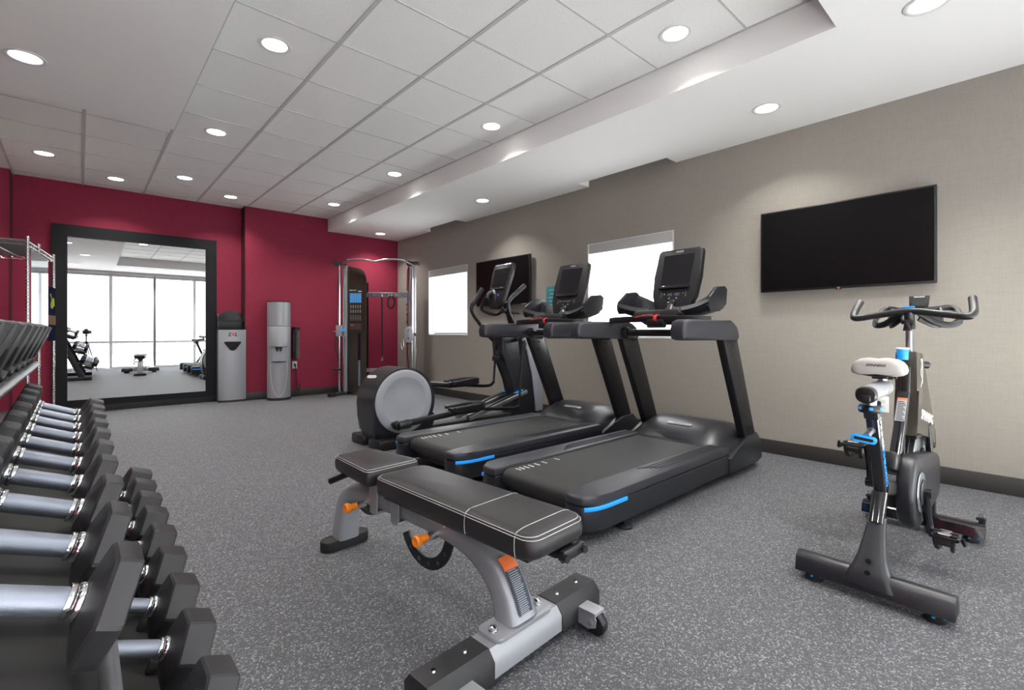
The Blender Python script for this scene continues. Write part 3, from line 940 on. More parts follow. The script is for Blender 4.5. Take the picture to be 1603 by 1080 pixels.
# ================================================================== ADJUSTABLE BENCH
def make_bench():
    o = thing('adjustable_bench', 'silver framed adjustable weight bench with black padded seat and orange knobs, in the foreground', 'bench', (1.03, 1.12, 0), R(4.0))
    # local: y runs from the cross foot (0) back to the rear foot, x across
    # cross foot
    def foot(x0, x1, grow=0.0):
        t = MB()
        a = [(-.062 - grow, .035 - grow), (-.062 - grow, .085), (-.04, .112 + grow), (.04, .112 + grow), (.062 + grow, .085), (.062 + grow, .035 - grow)]
        t.prism(a, (x0, 0, 0), (0, 1, 0), (0, 0, 1), x1 - x0, bev=.004)
        return t
    foot(-.34, .34).build('cross_foot', SILVER, o)
    for x0, x1 in ((-.375, -.155), (.155, .375)):
        c = foot(x0, x1, .004).build('rubber_end_cover', RUB, o)
        m = MB()
        xm = (x0 + x1) / 2
        for dx in (-.06, .05):
            m.cyl((xm + dx, -.0, .112), (xm + dx, -.0, .121), .010, .007, seg=12)
        m.pieces('screw', CHROME, c)
    for sgn in (-1, 1):
        m = MB()
        x = sgn * .27
        m.bb(x - .028, x + .028, -.135, -.055, .068, .082, .003)
        for dx in (-.028, .024):
            m.prism([(-.055, .080), (-.055, .03), (-.105, .022), (-.135, .035), (-.138, .062), (-.12, .082)], (x + dx, 0, 0), (0, 1, 0), (0, 0, 1), .004)
        br = m.build('wheel_bracket', SILVER, o)
        m = MB(); m.lathe((x - .017, -.125, .035), (1, 0, 0), [(0, .02), (.002, .032), (.010, .035), (.024, .035), (.032, .032), (.034, .02)], 24)
        m.build('wheel', BLACK, o)
        m = MB(); m.cyl((x - .034, -.115, .045), (x + .034, -.115, .045), .009, seg=12); m.build('axle_bolt', CHROME, br)
        m = MB(); m.bb(x - .05, x + .05, -.04, .04, 0, .04, .006); m.build('rubber_pad', BLACKM, o)
    # mounting plate
    m = MB(); m.prism(rrect(.26, .10, .025), (0, .0, .112), (1, 0, 0), (0, 1, 0), .012, bev=.002); m.build('mounting_plate', SILVER, o)
    m = MB()
    for x in (-.10, .10):
        m.lathe((x, 0, .122), (0, 0, 1), [(0, .016), (.003, .016), (.004, .012), (.014, .012), (.018, .007), (.02, .001)], 12)
    m.pieces('bolt', CHROME, o)
    # main beam: oval tube rising from the foot and running back
    m = MB()
    bp = [(0, .0, .115), (0, .03, .19), (0, .085, .255), (0, .19, .300), (0, .36, .318), (0, .65, .314), (0, .95, .300), (0, 1.06, .265), (0, 1.11, .19), (0, 1.135, .05)]
    m.tube([(p[0], p[1], p[2]) for p in bp], [1.15, 1.0, 1.0, .92, .86, .82, .82, .85, .95, 1.05], smooth=6, sq=(.105, .088))
    bmn = m.build('main_beam', SILVER, o, ang=60)
    # warning label on the rising part, facing +x / forward
    m = MB()
    def lab(q, w_, off=.0538):
        return q
    pr = [(-.015, .135), (.005, .205), (.045, .262), (.095, .252), (.060, .215), (.038, .135)]
    # front face label: small strips that follow the curve
    m = MB(); mo = MB(); mt = MB()
    fp = [(-.0475, .135), (-.0475, .16), (-.046, .185), (-.040, .21), (-.028, .235), (-.010, .26), (.012, .285)]
    fp2 = []
    # the curve of the beam front, offset from its centre line
    import itertools
    cl = [Vector((0, p[1], p[2])) for p in bp[:5]]
    def crom(P, n):
        out = []
        for i in range(len(P) - 1):
            p0 = P[i - 1] if i > 0 else P[0] * 2 - P[1]
            p1, p2 = P[i], P[i + 1]
            p3 = P[i + 2] if i + 2 < len(P) else P[-1] * 2 - P[-2]
            for k in range(n):
                t = k / n
                out.append(.5 * ((2 * p1) + (-p0 + p2) * t + (2 * p0 - 5 * p1 + 4 * p2 - p3) * t * t + (-p0 + 3 * p1 - 3 * p2 + p3) * t ** 3))
        return out
    cr = crom(cl, 8)
    qs = []
    for i in range(1, len(cr) - 1):
        d = (cr[i + 1] - cr[i - 1]).normalized()
        n_ = Vector((0, -d.z, d.y))
        qs.append(cr[i] + n_ * (.0535 if cr[i].z < .27 else .0475))
    sel = [q for q in qs if .15 < q.z < .30]
    for a, b in zip(sel[:-1], sel[1:]):
        top = b.z > .275
        t_ = mo if top else m
        d = (b - a)
        n_ = Vector((0, -d.z, d.y)).normalized()
        for (tt, w_, off) in ((t_, .030, 0),):
            v = [tt.bm.verts.new(p) for p in (a + Vector((-w_, 0, 0)), a + Vector((w_, 0, 0)), b + Vector((w_, 0, 0)), b + Vector((-w_, 0, 0)))]
            tt.bm.faces.new(v)
        if not top:
            for k in range(2):
                e = a.lerp(b, .25 + .5 * k) + n_ * .0006
                d1 = d.normalized() * .0012
                wl = .022 * random.uniform(.6, 1)
                v = [mt.bm.verts.new(p) for p in (e + Vector((-.022, 0, 0)) - d1, e + Vector((wl, 0, 0)) - d1, e + Vector((wl, 0, 0)) + d1, e + Vector((-.022, 0, 0)) + d1)]
                mt.bm.faces.new(v)
    wl_ = m.build('warning_label', LABELB, o)
    mo.build('orange_label_band', LABELO, wl_); mt.build('small_print', GPRINT, wl_)
    # rear foot
    m = MB(); m.prism(rrect(.235, .085, .042), (0, 1.14, 0), (1, 0, 0), (0, 1, 0), .048, bev=.006); m.build('rear_foot', BLACKM, o)
    m = MB(); m.prism([(-.03, .06), (.03, .06), (.03, .16), (-.03, .16)], (0, 1.082, .0), (1, 0, 0), (0, .18, 1), -.0015)
    rl = m.build('serial_label', BLACK, o)
    m = MB(); m.prism([(-.024, .07), (.0, .07), (.0, .11), (-.024, .11)], (0, 1.0815, .0), (1, 0, 0), (0, .18, 1), -.002); m.prism([(.006, .07), (.024, .07), (.024, .12), (.006, .12)], (0, 1.0815, .0), (1, 0, 0), (0, .18, 1), -.002); m.build('label_panel', LABELW, rl)
    # seat carriage brackets
    for y in (.62, .78):
        m = MB()
        for x in (-.055, .055):
            m.prism([(y - .03, .262), (y + .02, .262), (y + .03, .38), (y + .01, .405), (y - .02, .405), (y - .035, .34)], (x - .003, 0, 0), (0, 1, 0), (0, 0, 1), .006, bev=.001)
        m.bb(-.058, .058, y - .02, y + .015, .258, .268, .002)
        m.build('seat_bracket', SILVER, o)
    m = MB(); m.prism([(.30, .335), (.42, .335), (.50, .385), (.28, .385)], (-.06, 0, 0), (0, 1, 0), (0, 0, 1), .12, bev=.003); m.build('carriage', SILVER, o)
    m = MB(); m.prism([(-.012, 0), (.012, 0), (0, .024)], (-.062, .20, .365), (0, -1, 0), (0, 0, 1), .001); m.build('yellow_warning_mark', YELLOW, o)
    # adjustment arcs
    def arc(y0, z0, r, a0, a1, name='adjustment_arc'):
        n = 16
        o_ = [(y0 + r * math.cos(R(a0 + (a1 - a0) * k / n)), z0 + r * math.sin(R(a0 + (a1 - a0) * k / n))) for k in range(n + 1)]
        i_ = [(y0 + (r - .045) * math.cos(R(a1 + (a0 - a1) * k / n)), z0 + (r - .045) * math.sin(R(a1 + (a0 - a1) * k / n))) for k in range(n + 1)]
        t = MB(); t.prism(o_ + i_, (-.004, 0, 0), (0, 1, 0), (0, 0, 1), .008)
        q = t.build(name, BLACK, o)
        t = MB()
        for k in range(1, 6):
            a = R(a0 + (a1 - a0) * k / 6)
            t.cyl((-.0055, y0 + (r - .022) * math.cos(a), z0 + (r - .022) * math.sin(a)), (.0055, y0 + (r - .022) * math.cos(a), z0 + (r - .022) * math.sin(a)), .008, seg=10)
        t.pieces('peg_hole', FLOOR, q)
        return q
    arc(.485, .285, .172, 188, 332)
    arc(.93, .375, .17, 235, 300)
    # orange pull knobs
    for (y, z) in ((.37, .288), (.885, .272)):
        m = MB(); m.lathe((-.035, y, z), (-1, -.0, .0), [(0, .015), (.03, .015), (.032, .012), (.045, .012)], 12); kn = m.build('knob_shaft', CHROME, o)
        m = MB(); m.lathe((-.075, y, z), (-1, 0, 0), [(0, .013), (.03, .014), (.036, .021), (.048, .022), (.054, .018), (.052, .009), (.05, .001)], 20); m.build('pull_knob', ORANGE, o)
    # pads
    def pad(name, outline, z0, z1, puff=.006):
        rs = []
        cx = sum(p[0] for p in outline) / len(outline); cy = sum(p[1] for p in outline) / len(outline)
        h = z1 - z0
        for (t, s_) in ((0, -.030), (.10, -.012), (.28, -.002), (.55, .0), (.78, -.003), (.90, -.010), (.97, -.020), (1.0, -.034), (1.0 + puff / h, -.07)):
            r = []
            for (x, y) in outline:
                d = Vector((x - cx, y - cy)); L = d.length
                q = d * ((L + s_ * (1.0 + .15 * (L > .25))) / L)
                r.append((cx + q.x, cy + q.y, z0 + h * t))
            rs.append(r)
        t = MB(); t.rings(rs)
        return t.build(name, LEATHER, o, ang=70)
    zt = .462
    o1 = rrect(.262, .86, .045, 6, 0.0, .245)
    # taper: slightly narrower to the rear
    o1 = [(x * (1.0 - .10 * max(0, min(1, (y + .2) / .9))), y) for x, y in o1]
    p1 = pad('long_pad', o1, .385, zt)
    o2 = [(-.135, .715), (.115, .715), (.135, .73), (.115, 1.02), (.095, 1.045), (-.075, 1.045), (-.095, 1.02), (-.135, .73)]
    # finer outline with rounded corners
    def rounded(pts, r=.03, n=4):
        out = []
        k = len(pts)
        for i in range(k):
            p, a, b = Vector(pts[i]), Vector(pts[i - 1]), Vector(pts[(i + 1) % k])
            ra = min(r, (a - p).length * .45); rb = min(r, (b - p).length * .45)
            s_, e_ = p + (a - p).normalized() * ra, p + (b - p).normalized() * rb
            for j in range(n + 1):
                t = j / n
                q = s_ * (1 - t) ** 2 + p * 2 * t * (1 - t) + e_ * t * t
                out.append((q.x, q.y))
        return out
    o2 = rounded([(-.13, .70), (.13, .70), (.085, 1.045), (-.105, 1.045)])
    p2 = pad('short_pad', o2, .395, zt + .012)
    # stitching: two rows around the rim, two cross seams
    def seam(pts, par):
        t = MB(); t.tube(pts, .0013, seg=5, smooth=0, closed=False)
        t.build('stitching', STITCH, par)
    def rim(outline, z, s_):
        cx = sum(p[0] for p in outline) / len(outline); cy = sum(p[1] for p in outline) / len(outline)
        r = []
        for (x, y) in outline:
            d = Vector((x - cx, y - cy)); L = d.length
            q = d * ((L + s_ * (1.0 + .15 * (L > .25))) / L)
            r.append((cx + q.x, cy + q.y, z))
        r.append(r[0])
        return r
    h1 = zt - .385
    seam(rim(o1, .385 + h1 * .93, -.0135), p1); seam(rim(o1, .385 + h1 * .84, -.0050), p1)
    h2 = zt + .012 - .395
    seam(rim(o2, .395 + h2 * .93, -.0135), p2); seam(rim(o2, .395 + h2 * .84, -.005), p2)
    me_ = p1.data
    bvh = BVHTree.FromPolygons([v.co.copy() for v in me_.vertices], [tuple(q.vertices) for q in me_.polygons])
    for y in (-.115, .105):
        sp_ = []
        for k in range(41):
            a_ = R(-15 + 210 * k / 40)
            d_ = Vector((math.cos(a_), 0, math.sin(a_)))
            hit = bvh.ray_cast(Vector((0, y, .425)) + d_ * .5, -d_)
            if hit[0] is not None: sp_.append(hit[0] + d_ * .0005)
        seam(sp_, p1)
    m = MB(); m.bb(-.10, .10, -.14, .62, .372, .388, .004); m.build('pad_board', BLACKM, o)
    # handle under the front of the long pad and at the tail
    m = MB(); m.prism([(-.05, -.035), (.05, -.035), (.05, 0), (-.05, 0)], (.045, -.178, .392), (1, 0, 0), (0, 0, 1), .018, bev=.006)
    for x in (.0, .09):
        m.cyl((x, -.178, .372), (x, -.205, .372), .012, seg=12)
    m.bb(-.01, .10, -.17, -.10, .365, .38, .003)
    m.build('pad_handle', BLACK, o)
    m = MB(); m.tube([(-.07, .95, .40), (-.12, 1.04, .355)], .014, seg=12, smooth=0); m.tube([(.02, .93, .40), (.0, .96, .33)], .012, seg=10, smooth=0); m.build('tail_handle', BLACK, o)
    return o
make_bench()

# ================================================================== DUMBBELL RACK
TILT = R(22)
AX = Vector((math.cos(TILT), 0, -math.sin(TILT)))
UP = Vector((math.sin(TILT), 0, math.cos(TILT)))
TIERS = [('upper', Vector((-.216, 0, 1.031))), ('middle', Vector((-.051, 0, .711))), ('lower', Vector((.062, 0, .389)))]
def make_rack():
    o = thing('dumbbell_rack', 'three tier dark metal dumbbell rack along the left side of the room', 'rack', (0, .70, 0))
    L0, L1 = -.03, 2.11
    for nm, c in TIERS:
        c = Vector((c.x, 0, c.z))
        def P(a, u, y): return c + AX * a + UP * u + Vector((0, y, 0))
        m = MB()
        m.tube([P(.125, -.098, L0), P(.125, -.098, L1)], .013, seg=14, smooth=0)
        m.sphere(P(.125, -.098, L1), .013, seg=12)
        m.build('front_rail', mat('grey_rail_paint', (.16, .165, .175), .35, metal=.4), o)
        m = MB(); m.tube([P(-.125, -.098, L0), P(-.125, -.098, L1)], .013, seg=14, smooth=0); m.build('rear_rail', RACK, o)
        m = MB(); m.box(P(0, -.098, (L0 + L1) / 2), (.23, L1 - L0 - .02, .008), (0, TILT, 0)); m.build('tray', BLACKM, o)
        m = MB()
        for k in range(11):
            y = .115 + .208 * k - .104
            for a in (-.10, .10):
                m.box(P(a, -.079, y), (.03, .016, .03), (0, TILT, 0), bev=.003)
        m.pieces('cradle_rib', BLACK, o)
    for y in (.50, 2.06):
        m = MB()
        m.tube([(-.66, y, .035), (.10, y, .035)], 1.0, smooth=0, sq=(.07, .07)); f_ = m.build('foot_bar', RACK, o)
        m = MB(); m.tube([(-.03, y, .035), (.112, y, .035)], 1.0, smooth=0, sq=(.08, .07)); m.build('rubber_foot_cover', RUB, f_)
        m = MB()
        m.tube([(-.04, y, .06), (-.12, y, .25), (-.45, y, 1.04)], 1.0, smooth=0, sq=(.05, .11))
        for nm, c in TIERS:
            a = c + AX * -.14 + UP * -.13; b = c + AX * .11 + UP * -.12
            m.tube([(a.x - .03, y, a.z), (b.x, y, b.z)], 1.0, smooth=0, sq=(.035, .05))
        m.build('upright', RACK, o)
    return o
make_rack()

ORD = ['nearest the camera', 'second from the camera', 'third from the camera', 'fourth from the camera', 'fifth from the camera',
       'fifth from the far end', 'fourth from the far end', 'third from the far end', 'second from the far end', 'at the far end']
def dumbbell(t, ap, label, group, loc, g=.066):
    o = thing('hex_dumbbell', label, 'dumbbell', loc, 0, group)
    o.rotation_euler = (0, TILT, 0)
    sd = ap / math.cos(R(30))
    for sgn in (-1, 1):
        rs = []
        prof = [(g - .004, .42), (g + .001, .70), (g + .006, .93), (g + .010, .985), (g + .014, 1.0), (g + t - .006, 1.0), (g + t - .002, .985), (g + t, .955)]
        # each hexagon corner gets a small chamfer
        for x, f in prof:
            r = []
            for k in range(6):
                a = R(60 * k)
                c_ = Vector((0, math.cos(a), math.sin(a))) * sd * f
                p_ = Vector((0, math.cos(a - R(60)), math.sin(a - R(60)))) * sd * f
                n_ = Vector((0, math.cos(a + R(60)), math.sin(a + R(60)))) * sd * f
                q = .045
                r.append(c_.lerp(p_, q)); r.append(c_.lerp(n_, q))
            rs.append([(sgn * x, v.y, v.z) for v in r])
        m = MB(); m.rings(rs)
        m.build('head', RUB, o, ang=25)
        m = MB()
        m.lathe((sgn * (g - .022), 0, 0), (sgn, 0, 0), [(0, .0165), (.001, .0205), (.006, .0215), (.009, .0195), (.011, .0215), (.016, .0235), (.019, .0215), (.024, .026), (.026, .026)], 24)
        m.build('collar', CHROME, o, ang=60)
    m = MB(); m.cyl((-g + .016, 0, 0), (g - .016, 0, 0), .0165, seg=28); m.build('handle', KNURL, o)
    return o
for (nm, c), (t0, t1, a0, a1) in zip(TIERS, ((.034, .046, .056, .064), (.037, .054, .066, .073), (.060, .085, .064, .073))):
    for k in range(10):
        f = k / 9
        lab = 'black hex dumbbell on the %s tier of the rack, %s' % (nm, ORD[k])
        dx = {'upper': 0.0, 'middle': -.005 - .010 * f, 'lower': .016 - .008 * f}[nm]
        dumbbell(t0 + (t1 - t0) * f ** 1.4, a0 + (a1 - a0) * f, lab, 'hex dumbbells on the %s tier' % nm, (c.x + dx, .815 + .208 * k, c.z), .066 + .005 * f)

# ================================================================== EXERCISE BIKE
def make_bike(label, loc, rz):
    o = thing('exercise_bike', label, 'exercise bike', loc, rz)
    # rear and front stabilisers
    def bar(x, y0, y1, m_, name, h=.075, z0=.035):
        t = MB()
        t.prism([(-.045, z0), (-.036, z0 + h * .75), (-.015, z0 + h), (.015, z0 + h), (.036, z0 + h * .75), (.045, z0)], (x, y1, 0), (1, 0, 0), (0, 0, 1), y1 - y0, bev=.004)
        return t.build(name, m_, o)
    bar(0, -.25, .25, CHAR, 'rear_stabiliser', .072, .033)
    bar(.985, -.245, .245, BLACKG, 'front_stabiliser', .06, .035)
    for x in (0, .985):
        for y in (-.19, .19):
            m = MB(); m.cyl((x, y, 0), (x, y, .034), .034, .030, seg=20, bev=.004); ft = m.build('adjusting_foot', BLACKM, o)
            m = MB()
            for k in range(6):
                a = k * math.pi / 3
                m.box((x + .031 * math.cos(a), y + .031 * math.sin(a), .022), (.010, .010, .008), (0, 0, a), bev=.002)
            m.pieces('blue_grip_insert', BLUEP, ft)
    # strut: matte boot flaring out of the rear bar
    m = MB()
    rs = []
    for (x, z, wx, wy) in ((-.008, .055, .088, .17), (-.002, .085, .085, .15), (.012, .115, .078, .115), (.034, .155, .070, .090), (.066, .205, .060, .074), (.10, .255, .052, .062), (.12, .285, .050, .058)):
        rs.append([(x + a, b, z) for a, b in rrect(wx, wy, min(wx, wy) * .28, 4)])
    m.rings(rs)
    bt = m.build('strut_boot', CHAR, o, ang=60)
    for (x, z) in ((-.050, .105), (-.036, .145)):
        m = MB(); m.lathe((x + .020, 0, z), (-1, 0, .35), [(0, .009), (.012, .009), (.0125, .006), (.010, .005), (.010, .001)], 14); m.build('boot_screw', BLACKG, bt)
    m = MB(); m.tube([(.10, 0, .26), (.165, 0, .37)], 1.0, smooth=0, sq=(.05, .05)); m.build('lower_strut', BLACKG, o)
    m = MB(); m.tube([(.175, 0, .37), (.03, 0, .735)], 1.0, smooth=0, sq=(.042, .056)); stb = m.build('seat_tube', BLACKG, o)
    d = (Vector((.03, 0, .735)) - Vector((.175, 0, .37))).normalized()
    mid = Vector((.10, 0, .56))
    fs = mid + Vector((0, -.0222, 0))
    text(stb, 'SPINNER', .038, fs + d * .075, -d, Vector((d.z, 0, -d.x)), WPRINT, shear=.15)
    text(stb, 'CHRONO', .040, fs - d * .085, -d, Vector((d.z, 0, -d.x)), BLUE, name='blue_lettering')
    m = MB(); m.tube([(.045, 0, .70), (.026, 0, .745)], 1.0, smooth=0, sq=(.052, .066)); m.build('tube_collar', BLACK, stb)
    # seat post, slider, saddle
    m = MB(); m.tube([(.045, 0, .72), (.035, 0, .79)], 1.0, smooth=0, sq=(.028, .036)); m.bb(.06, .085, -.014, .014, .62, .79); m.build('seat_post', STEEL, o)
    m = MB()
    m.lathe((.0, 0, .715), (0, 0, 1), [(0, .02), (.002, .034), (.008, .038), (.024, .038), (.030, .034), (.032, .02)], 24)
    kn = m.build('slider_knob', BLACK, o)
    m = MB()
    for k in range(6):
        a = k * math.pi / 3 + .3
        m.box((.036 * math.cos(a), .036 * math.sin(a), .734), (.008, .014, .012), (0, 0, a), bev=.003)
    m.pieces('blue_knob_insert', BLUE, kn)
    m = MB(); m.cyl((0, 0, .745), (0, 0, .77), .022, seg=18); m.build('knob_stem', STEEL, o)
    m = MB()
    rs = []
    for x in (-.045, -.03, .21, .225):
        rs.append([(x, b * (.94 if x in (-.045, .225) else 1), .790 + .03 * (x + .045) + a * (.94 if x in (-.045, .225) else 1)) for a, b in rrect(.062, .066, .028, 5)])
    m.rings(rs); sl = m.build('seat_slider', SILVER, o)
    m = MB()
    rs = []
    for x, f in ((-.042, 1.04), (-.058, 1.04), (-.068, .92), (-.070, .7)):
        rs.append([(x, b * f, .789 + a * f) for a, b in rrect(.062, .066, .028, 5)])
    m.rings(rs)
    m.bb(-.082, -.066, -.018, .018, .765, .79, .005)
    m.build('slider_end_cap', BLACK, sl)
    text(sl, 'SPINNER', .022, (.07, -.0335, .790), (1, 0, .03), (0, 0, 1), WPRINT, shear=.2)
    m = MB(); m.cyl((.20, 0, .81), (.20, 0, .85), .016, seg=16); m.build('clamp_post', STEEL, o)
    m = MB(); m.cyl((.20, -.035, .845), (.20, .035, .845), .013, seg=14); m.cyl((.205, -.045, .845), (.205, -.03, .845), .009); m.box((.20, 0, .848), (.045, .04, .026), bev=.004)
    for s_ in (-1, 1):
        m.tube([(.14, s_ * .055, .880), (.17, s_ * .022, .856), (.24, s_ * .02, .856), (.34, s_ * .012, .87)], .0045, seg=8, smooth=4)
    m.build('saddle_clamp', BLACK, o)
    m = MB()
    rs = []
    secs = [(.092, .066, .040), (.097, .082, .056), (.112, .090, .066), (.15, .093, .068), (.19, .086, .064), (.23, .062, .056), (.28, .036, .048), (.33, .026, .040), (.37, .022, .032), (.385, .012, .018)]
    for x, hw, hh in secs:
        zc = .885 - .02 * max(0, (x - .28)) / .1
        r = []
        for k in range(20):
            a = 2 * math.pi * k / 20
            y = hw * math.copysign(abs(math.cos(a)) ** .8, math.cos(a))
            z = hh * math.copysign(abs(math.sin(a)) ** .9, math.sin(a))
            # dip along the middle, droop at the sides, hollow beneath
            yy = abs(y) / max(hw, 1e-6)
            if x < .26:
                z = z * (.55 + .25 * yy) + (-.012 * yy ** 2 if hw > .05 else 0) - .004 * (1 - yy)
                if z < 0: z *= .75
            else:
                z = z * .7
            r.append((x, y, zc + z))
        rs.append(r)
    m.rings(rs)
    sd_ = m.build('saddle', SADDLE, o, ang=80)
    text(sd_, 'SPINNING', .0145, (.0915, .002, .894), (0, -1, 0), (.12, 0, 1), BLACK, shear=.3, bold=.0002)
    m = MB()
    rs = []
    for x, hw, hh in secs[1:-1]:
        zc = .868 - .02 * max(0, (x - .28)) / .1
        rs.append([(x, hw * .86 * math.cos(2 * math.pi * k / 16), zc + hh * .33 * math.sin(2 * math.pi * k / 16)) for k in range(16)])
    m.rings(rs); m.build('saddle_base', BLACK, sd_)
    # blue T handle behind the seat tube
    m = MB(); m.cyl((.09, 0, .655), (.035, .004, .640), .014, seg=14); m.cyl((.035, .004, .640), (-.02, .008, .625), .010, .013, seg=14); m.build('lever_shaft', STEEL, o)
    m = MB(); m.prism(rrect(.082, .026, .011), (-.030, .014, .615), (.12, -1, -.12), (.0, -.1, 1), -.018, bev=.004); lv = m.build('seat_height_lever', BLUE, o)
    m = MB(); m.prism(rrect(.062, .012, .005), (-.0305, .014, .615), (.12, -1, -.12), (.0, -.1, 1), .001); m.build('lever_inlay', BLACK, lv)
    # diagonal main tube from bottom bracket to the head
    m = MB(); m.tube([(.40, 0, .42), (.625, 0, .73)], 1.0, smooth=0, sq=(.044, .066)); dg_ = m.build('diagonal_tube', BLACKG, o)
    dd = Vector((.225, 0, .31)).normalized(); nb = Vector((-dd.z, 0, dd.x))
    b0 = Vector((.40, 0, .42)) + dd * .285 + nb * .0335
    m = MB(); m.prism([(-.018, -.06), (.018, -.06), (.018, .05), (-.018, .05)], b0, (0, -1, 0), dd, .0006); lb = m.build('caution_label', GPRINT, dg_)
    m = MB(); m.prism([(-.018, .05), (.018, .05), (.018, .062), (-.018, .062)], b0, (0, -1, 0), dd, .0007); m.build('orange_label_band', LABELO, lb)
    m = MB()
    for k in range(12):
        m.prism([(-.015, -.055 + k * .0085), (.015 - .004 * (k % 3), -.055 + k * .0085), (.015 - .004 * (k % 3), -.051 + k * .0085), (-.015, -.051 + k * .0085)], b0 + nb * .0007, (0, -1, 0), dd, .0004)
    m.build('small_print', BLACK, lb)
    m = MB(); m.tube([(.635, 0, .70), (.66, 0, .86)], 1.0, smooth=0, sq=(.036, .05)); m.build('head_post', BLACK, o)
    # bronze fork cover over the flywheel
    fc = [(.655, .935), (.77, .925), (.835, .80), (.90, .72), (1.02, .62), (1.10, .52), (1.115, .43), (1.07, .445), (.95, .50), (.80, .535), (.60, .545), (.655, .66), (.665, .75)]
    m = MB(); m.prism(fc, (0, .045, 0), (1, 0, 0), (0, 0, 1), .09, bev=.014, seg=3)
    fk = m.build('fork_cover', BROWN, o, ang=50)
    text(fk, 'SPINNING', .070, (.87, -.0455, .600), (1, 0, -.22), (.22, 0, 1), WPRINT, shear=.15)
    m = MB(); m.tube([(.70, -.046, .90), (.725, -.046, .87), (.70, -.046, .835), (.73, -.046, .80), (.70, -.046, .765)], .0016, seg=5); m.tube([(.735, -.046, .90), (.74, -.046, .85), (.735, -.046, .78)], .0016, seg=5); m.build('line_emblem', WPRINT, fk)
    m = MB()
    lp = [(p[0], p[1]) for p in fc[5:11]]
    m.tube([(x + .005, .0, z - .008) for x, z in lp], 1.0, smooth=3, sq=(.088, .018)); m.build('cover_underside_trim', BLACK, fk)
    # flywheel, front fork legs
    m = MB(); m.lathe((.93, -.014, .315), (0, 1, 0), [(0, .10), (.0, .215), (.003, .222), (.025, .222), (.028, .215), (.028, .10)], 64)
    fw = m.build('flywheel', STEEL, o)
    m = MB(); m.lathe((.93, -.017, .315), (0, 1, 0), [(0, .02), (0, .12), (.034, .12), (.034, .02)], 40); m.build('flywheel_hub', BLACK, fw)
    for s_ in (-1, 1):
        m = MB(); m.tube([(.99, s_ * .050, .08), (.985, s_ * .046, .30), (.93, s_ * .036, .56)], 1.0, smooth=0, sq=(.026, .05)); m.build('fork_leg', BLACKG, o)
    m = MB(); m.tube([(.38, 0, .30), (.50, 0, .30)], 1.0, smooth=0, sq=(.05, .08)); m.tube([(.17, 0, .39), (.45, 0, .33)], 1.0, smooth=0, sq=(.05, .06)); m.build('bottom_bracket', BLACK, o)
    m = MB(); m.box((.36, 0, .46), (.10, .05, .08), (0, R(20), 0), bev=.012); m.build('frame_gusset', BLACK, o)
    # chain guard on the right
    m = MB()
    pts = []
    for k in range(0, 13):
        a = R(95 + k * 170 / 12)
        pts.append((.47 + .150 * math.cos(a), .325 + .165 * math.sin(a)))
    for k in range(0, 9):
        a = R(-80 + k * 160 / 8)
        pts.append((.93 + .085 * math.cos(a), .305 + .115 * math.sin(a)))
    m.prism(list(reversed(pts)), (0, -.012, 0), (1, 0, 0), (0, 0, 1), -.0, bev=0) if False else None
    m.prism(pts, (0, -.016, 0), (1, 0, 0), (0, 0, 1), .062, bev=.018, seg=4)
    cg = m.build('chain_guard', CHAR, o, ang=50)
    m = MB(); m.lathe((.47, -.079, .325), (0, -1, 0), [(0, .085), (.003, .088), (.006, .085), (.007, .05), (.007, .001)], 40); m.build('chainring', STEEL, o)
    m = MB(); m.lathe((.47, -.084, .325), (0, -1, 0), [(0, .055), (.006, .06), (.009, .05), (.010, .001)], 8); m.build('chainring_spider', BLACK, o)
    # cranks and pedals
    cd = Vector((.10, 0, -1)).normalized()
    for s_, dr in ((-1, cd), (1, -cd)):
        y = s_ * .100
        c_ = Vector((.47, 0, .325))
        e_ = c_ + dr * .172
        m = MB(); m.tube([c_ + Vector((0, y * .95, 0)), c_ + dr * .09 + Vector((0, y, 0)), e_ + Vector((0, y * 1.08, 0))], [.020, .016, .017], seg=12)
        m.cyl(c_ + Vector((0, y - s_ * .02, 0)), c_ + Vector((0, y + s_ * .018, 0)), .020, seg=18)
        m.build('crank_arm', BLACKG, o)
        py = s_ * .158
        m = MB()
        pc = e_ + Vector((0, py, 0))
        for dx in (-.040, .040):
            m.tube([pc + Vector((dx, -.042, 0)), pc + Vector((dx, .042, 0))], .0075, seg=8, smooth=0)
        for dy in (-.042, .042):
            m.tube([pc + Vector((-.040, dy, 0)), pc + Vector((.040, dy, 0))], .0075, seg=8, smooth=0)
        m.cyl(pc + Vector((0, -s_ * .060, 0)), pc + Vector((0, s_ * .045, 0)), .010, seg=14)
        pd = m.build('pedal', BLACKG, o)
        m = MB()
        m.box(pc + Vector((0, 0, .008)), (.055, .030, .014), bev=.003)
        m.box(pc + Vector((-.022, 0, .014)), (.014, .046, .008), bev=.002); m.box(pc + Vector((.022, 0, .014)), (.014, .040, .008), bev=.002)
        m.cyl(pc + Vector((-.03, -.018, .012)), pc + Vector((-.03, .018, .012)), .006, seg=10)
        m.build('cleat_clip', CHROME, pd)
        m = MB()
        for dy in (-.030, .030):
            m.tube([pc + Vector((-.036, dy, -.008)), pc + Vector((-.030, dy * .9, -.035)), pc + Vector((.0, dy * .8, -.058)), pc + Vector((.055, dy * .6, -.055))], .008, seg=8, smooth=4)
        m.box(pc + Vector((-.034, 0, -.022)), (.014, .062, .022), bev=.004)
        m.tube([pc + Vector((.055, -.020, -.055)), pc + Vector((.068, 0, -.052)), pc + Vector((.055, .020, -.055))], .007, seg=8, smooth=4)
        m.build('toe_cage', BLACKM, pd)
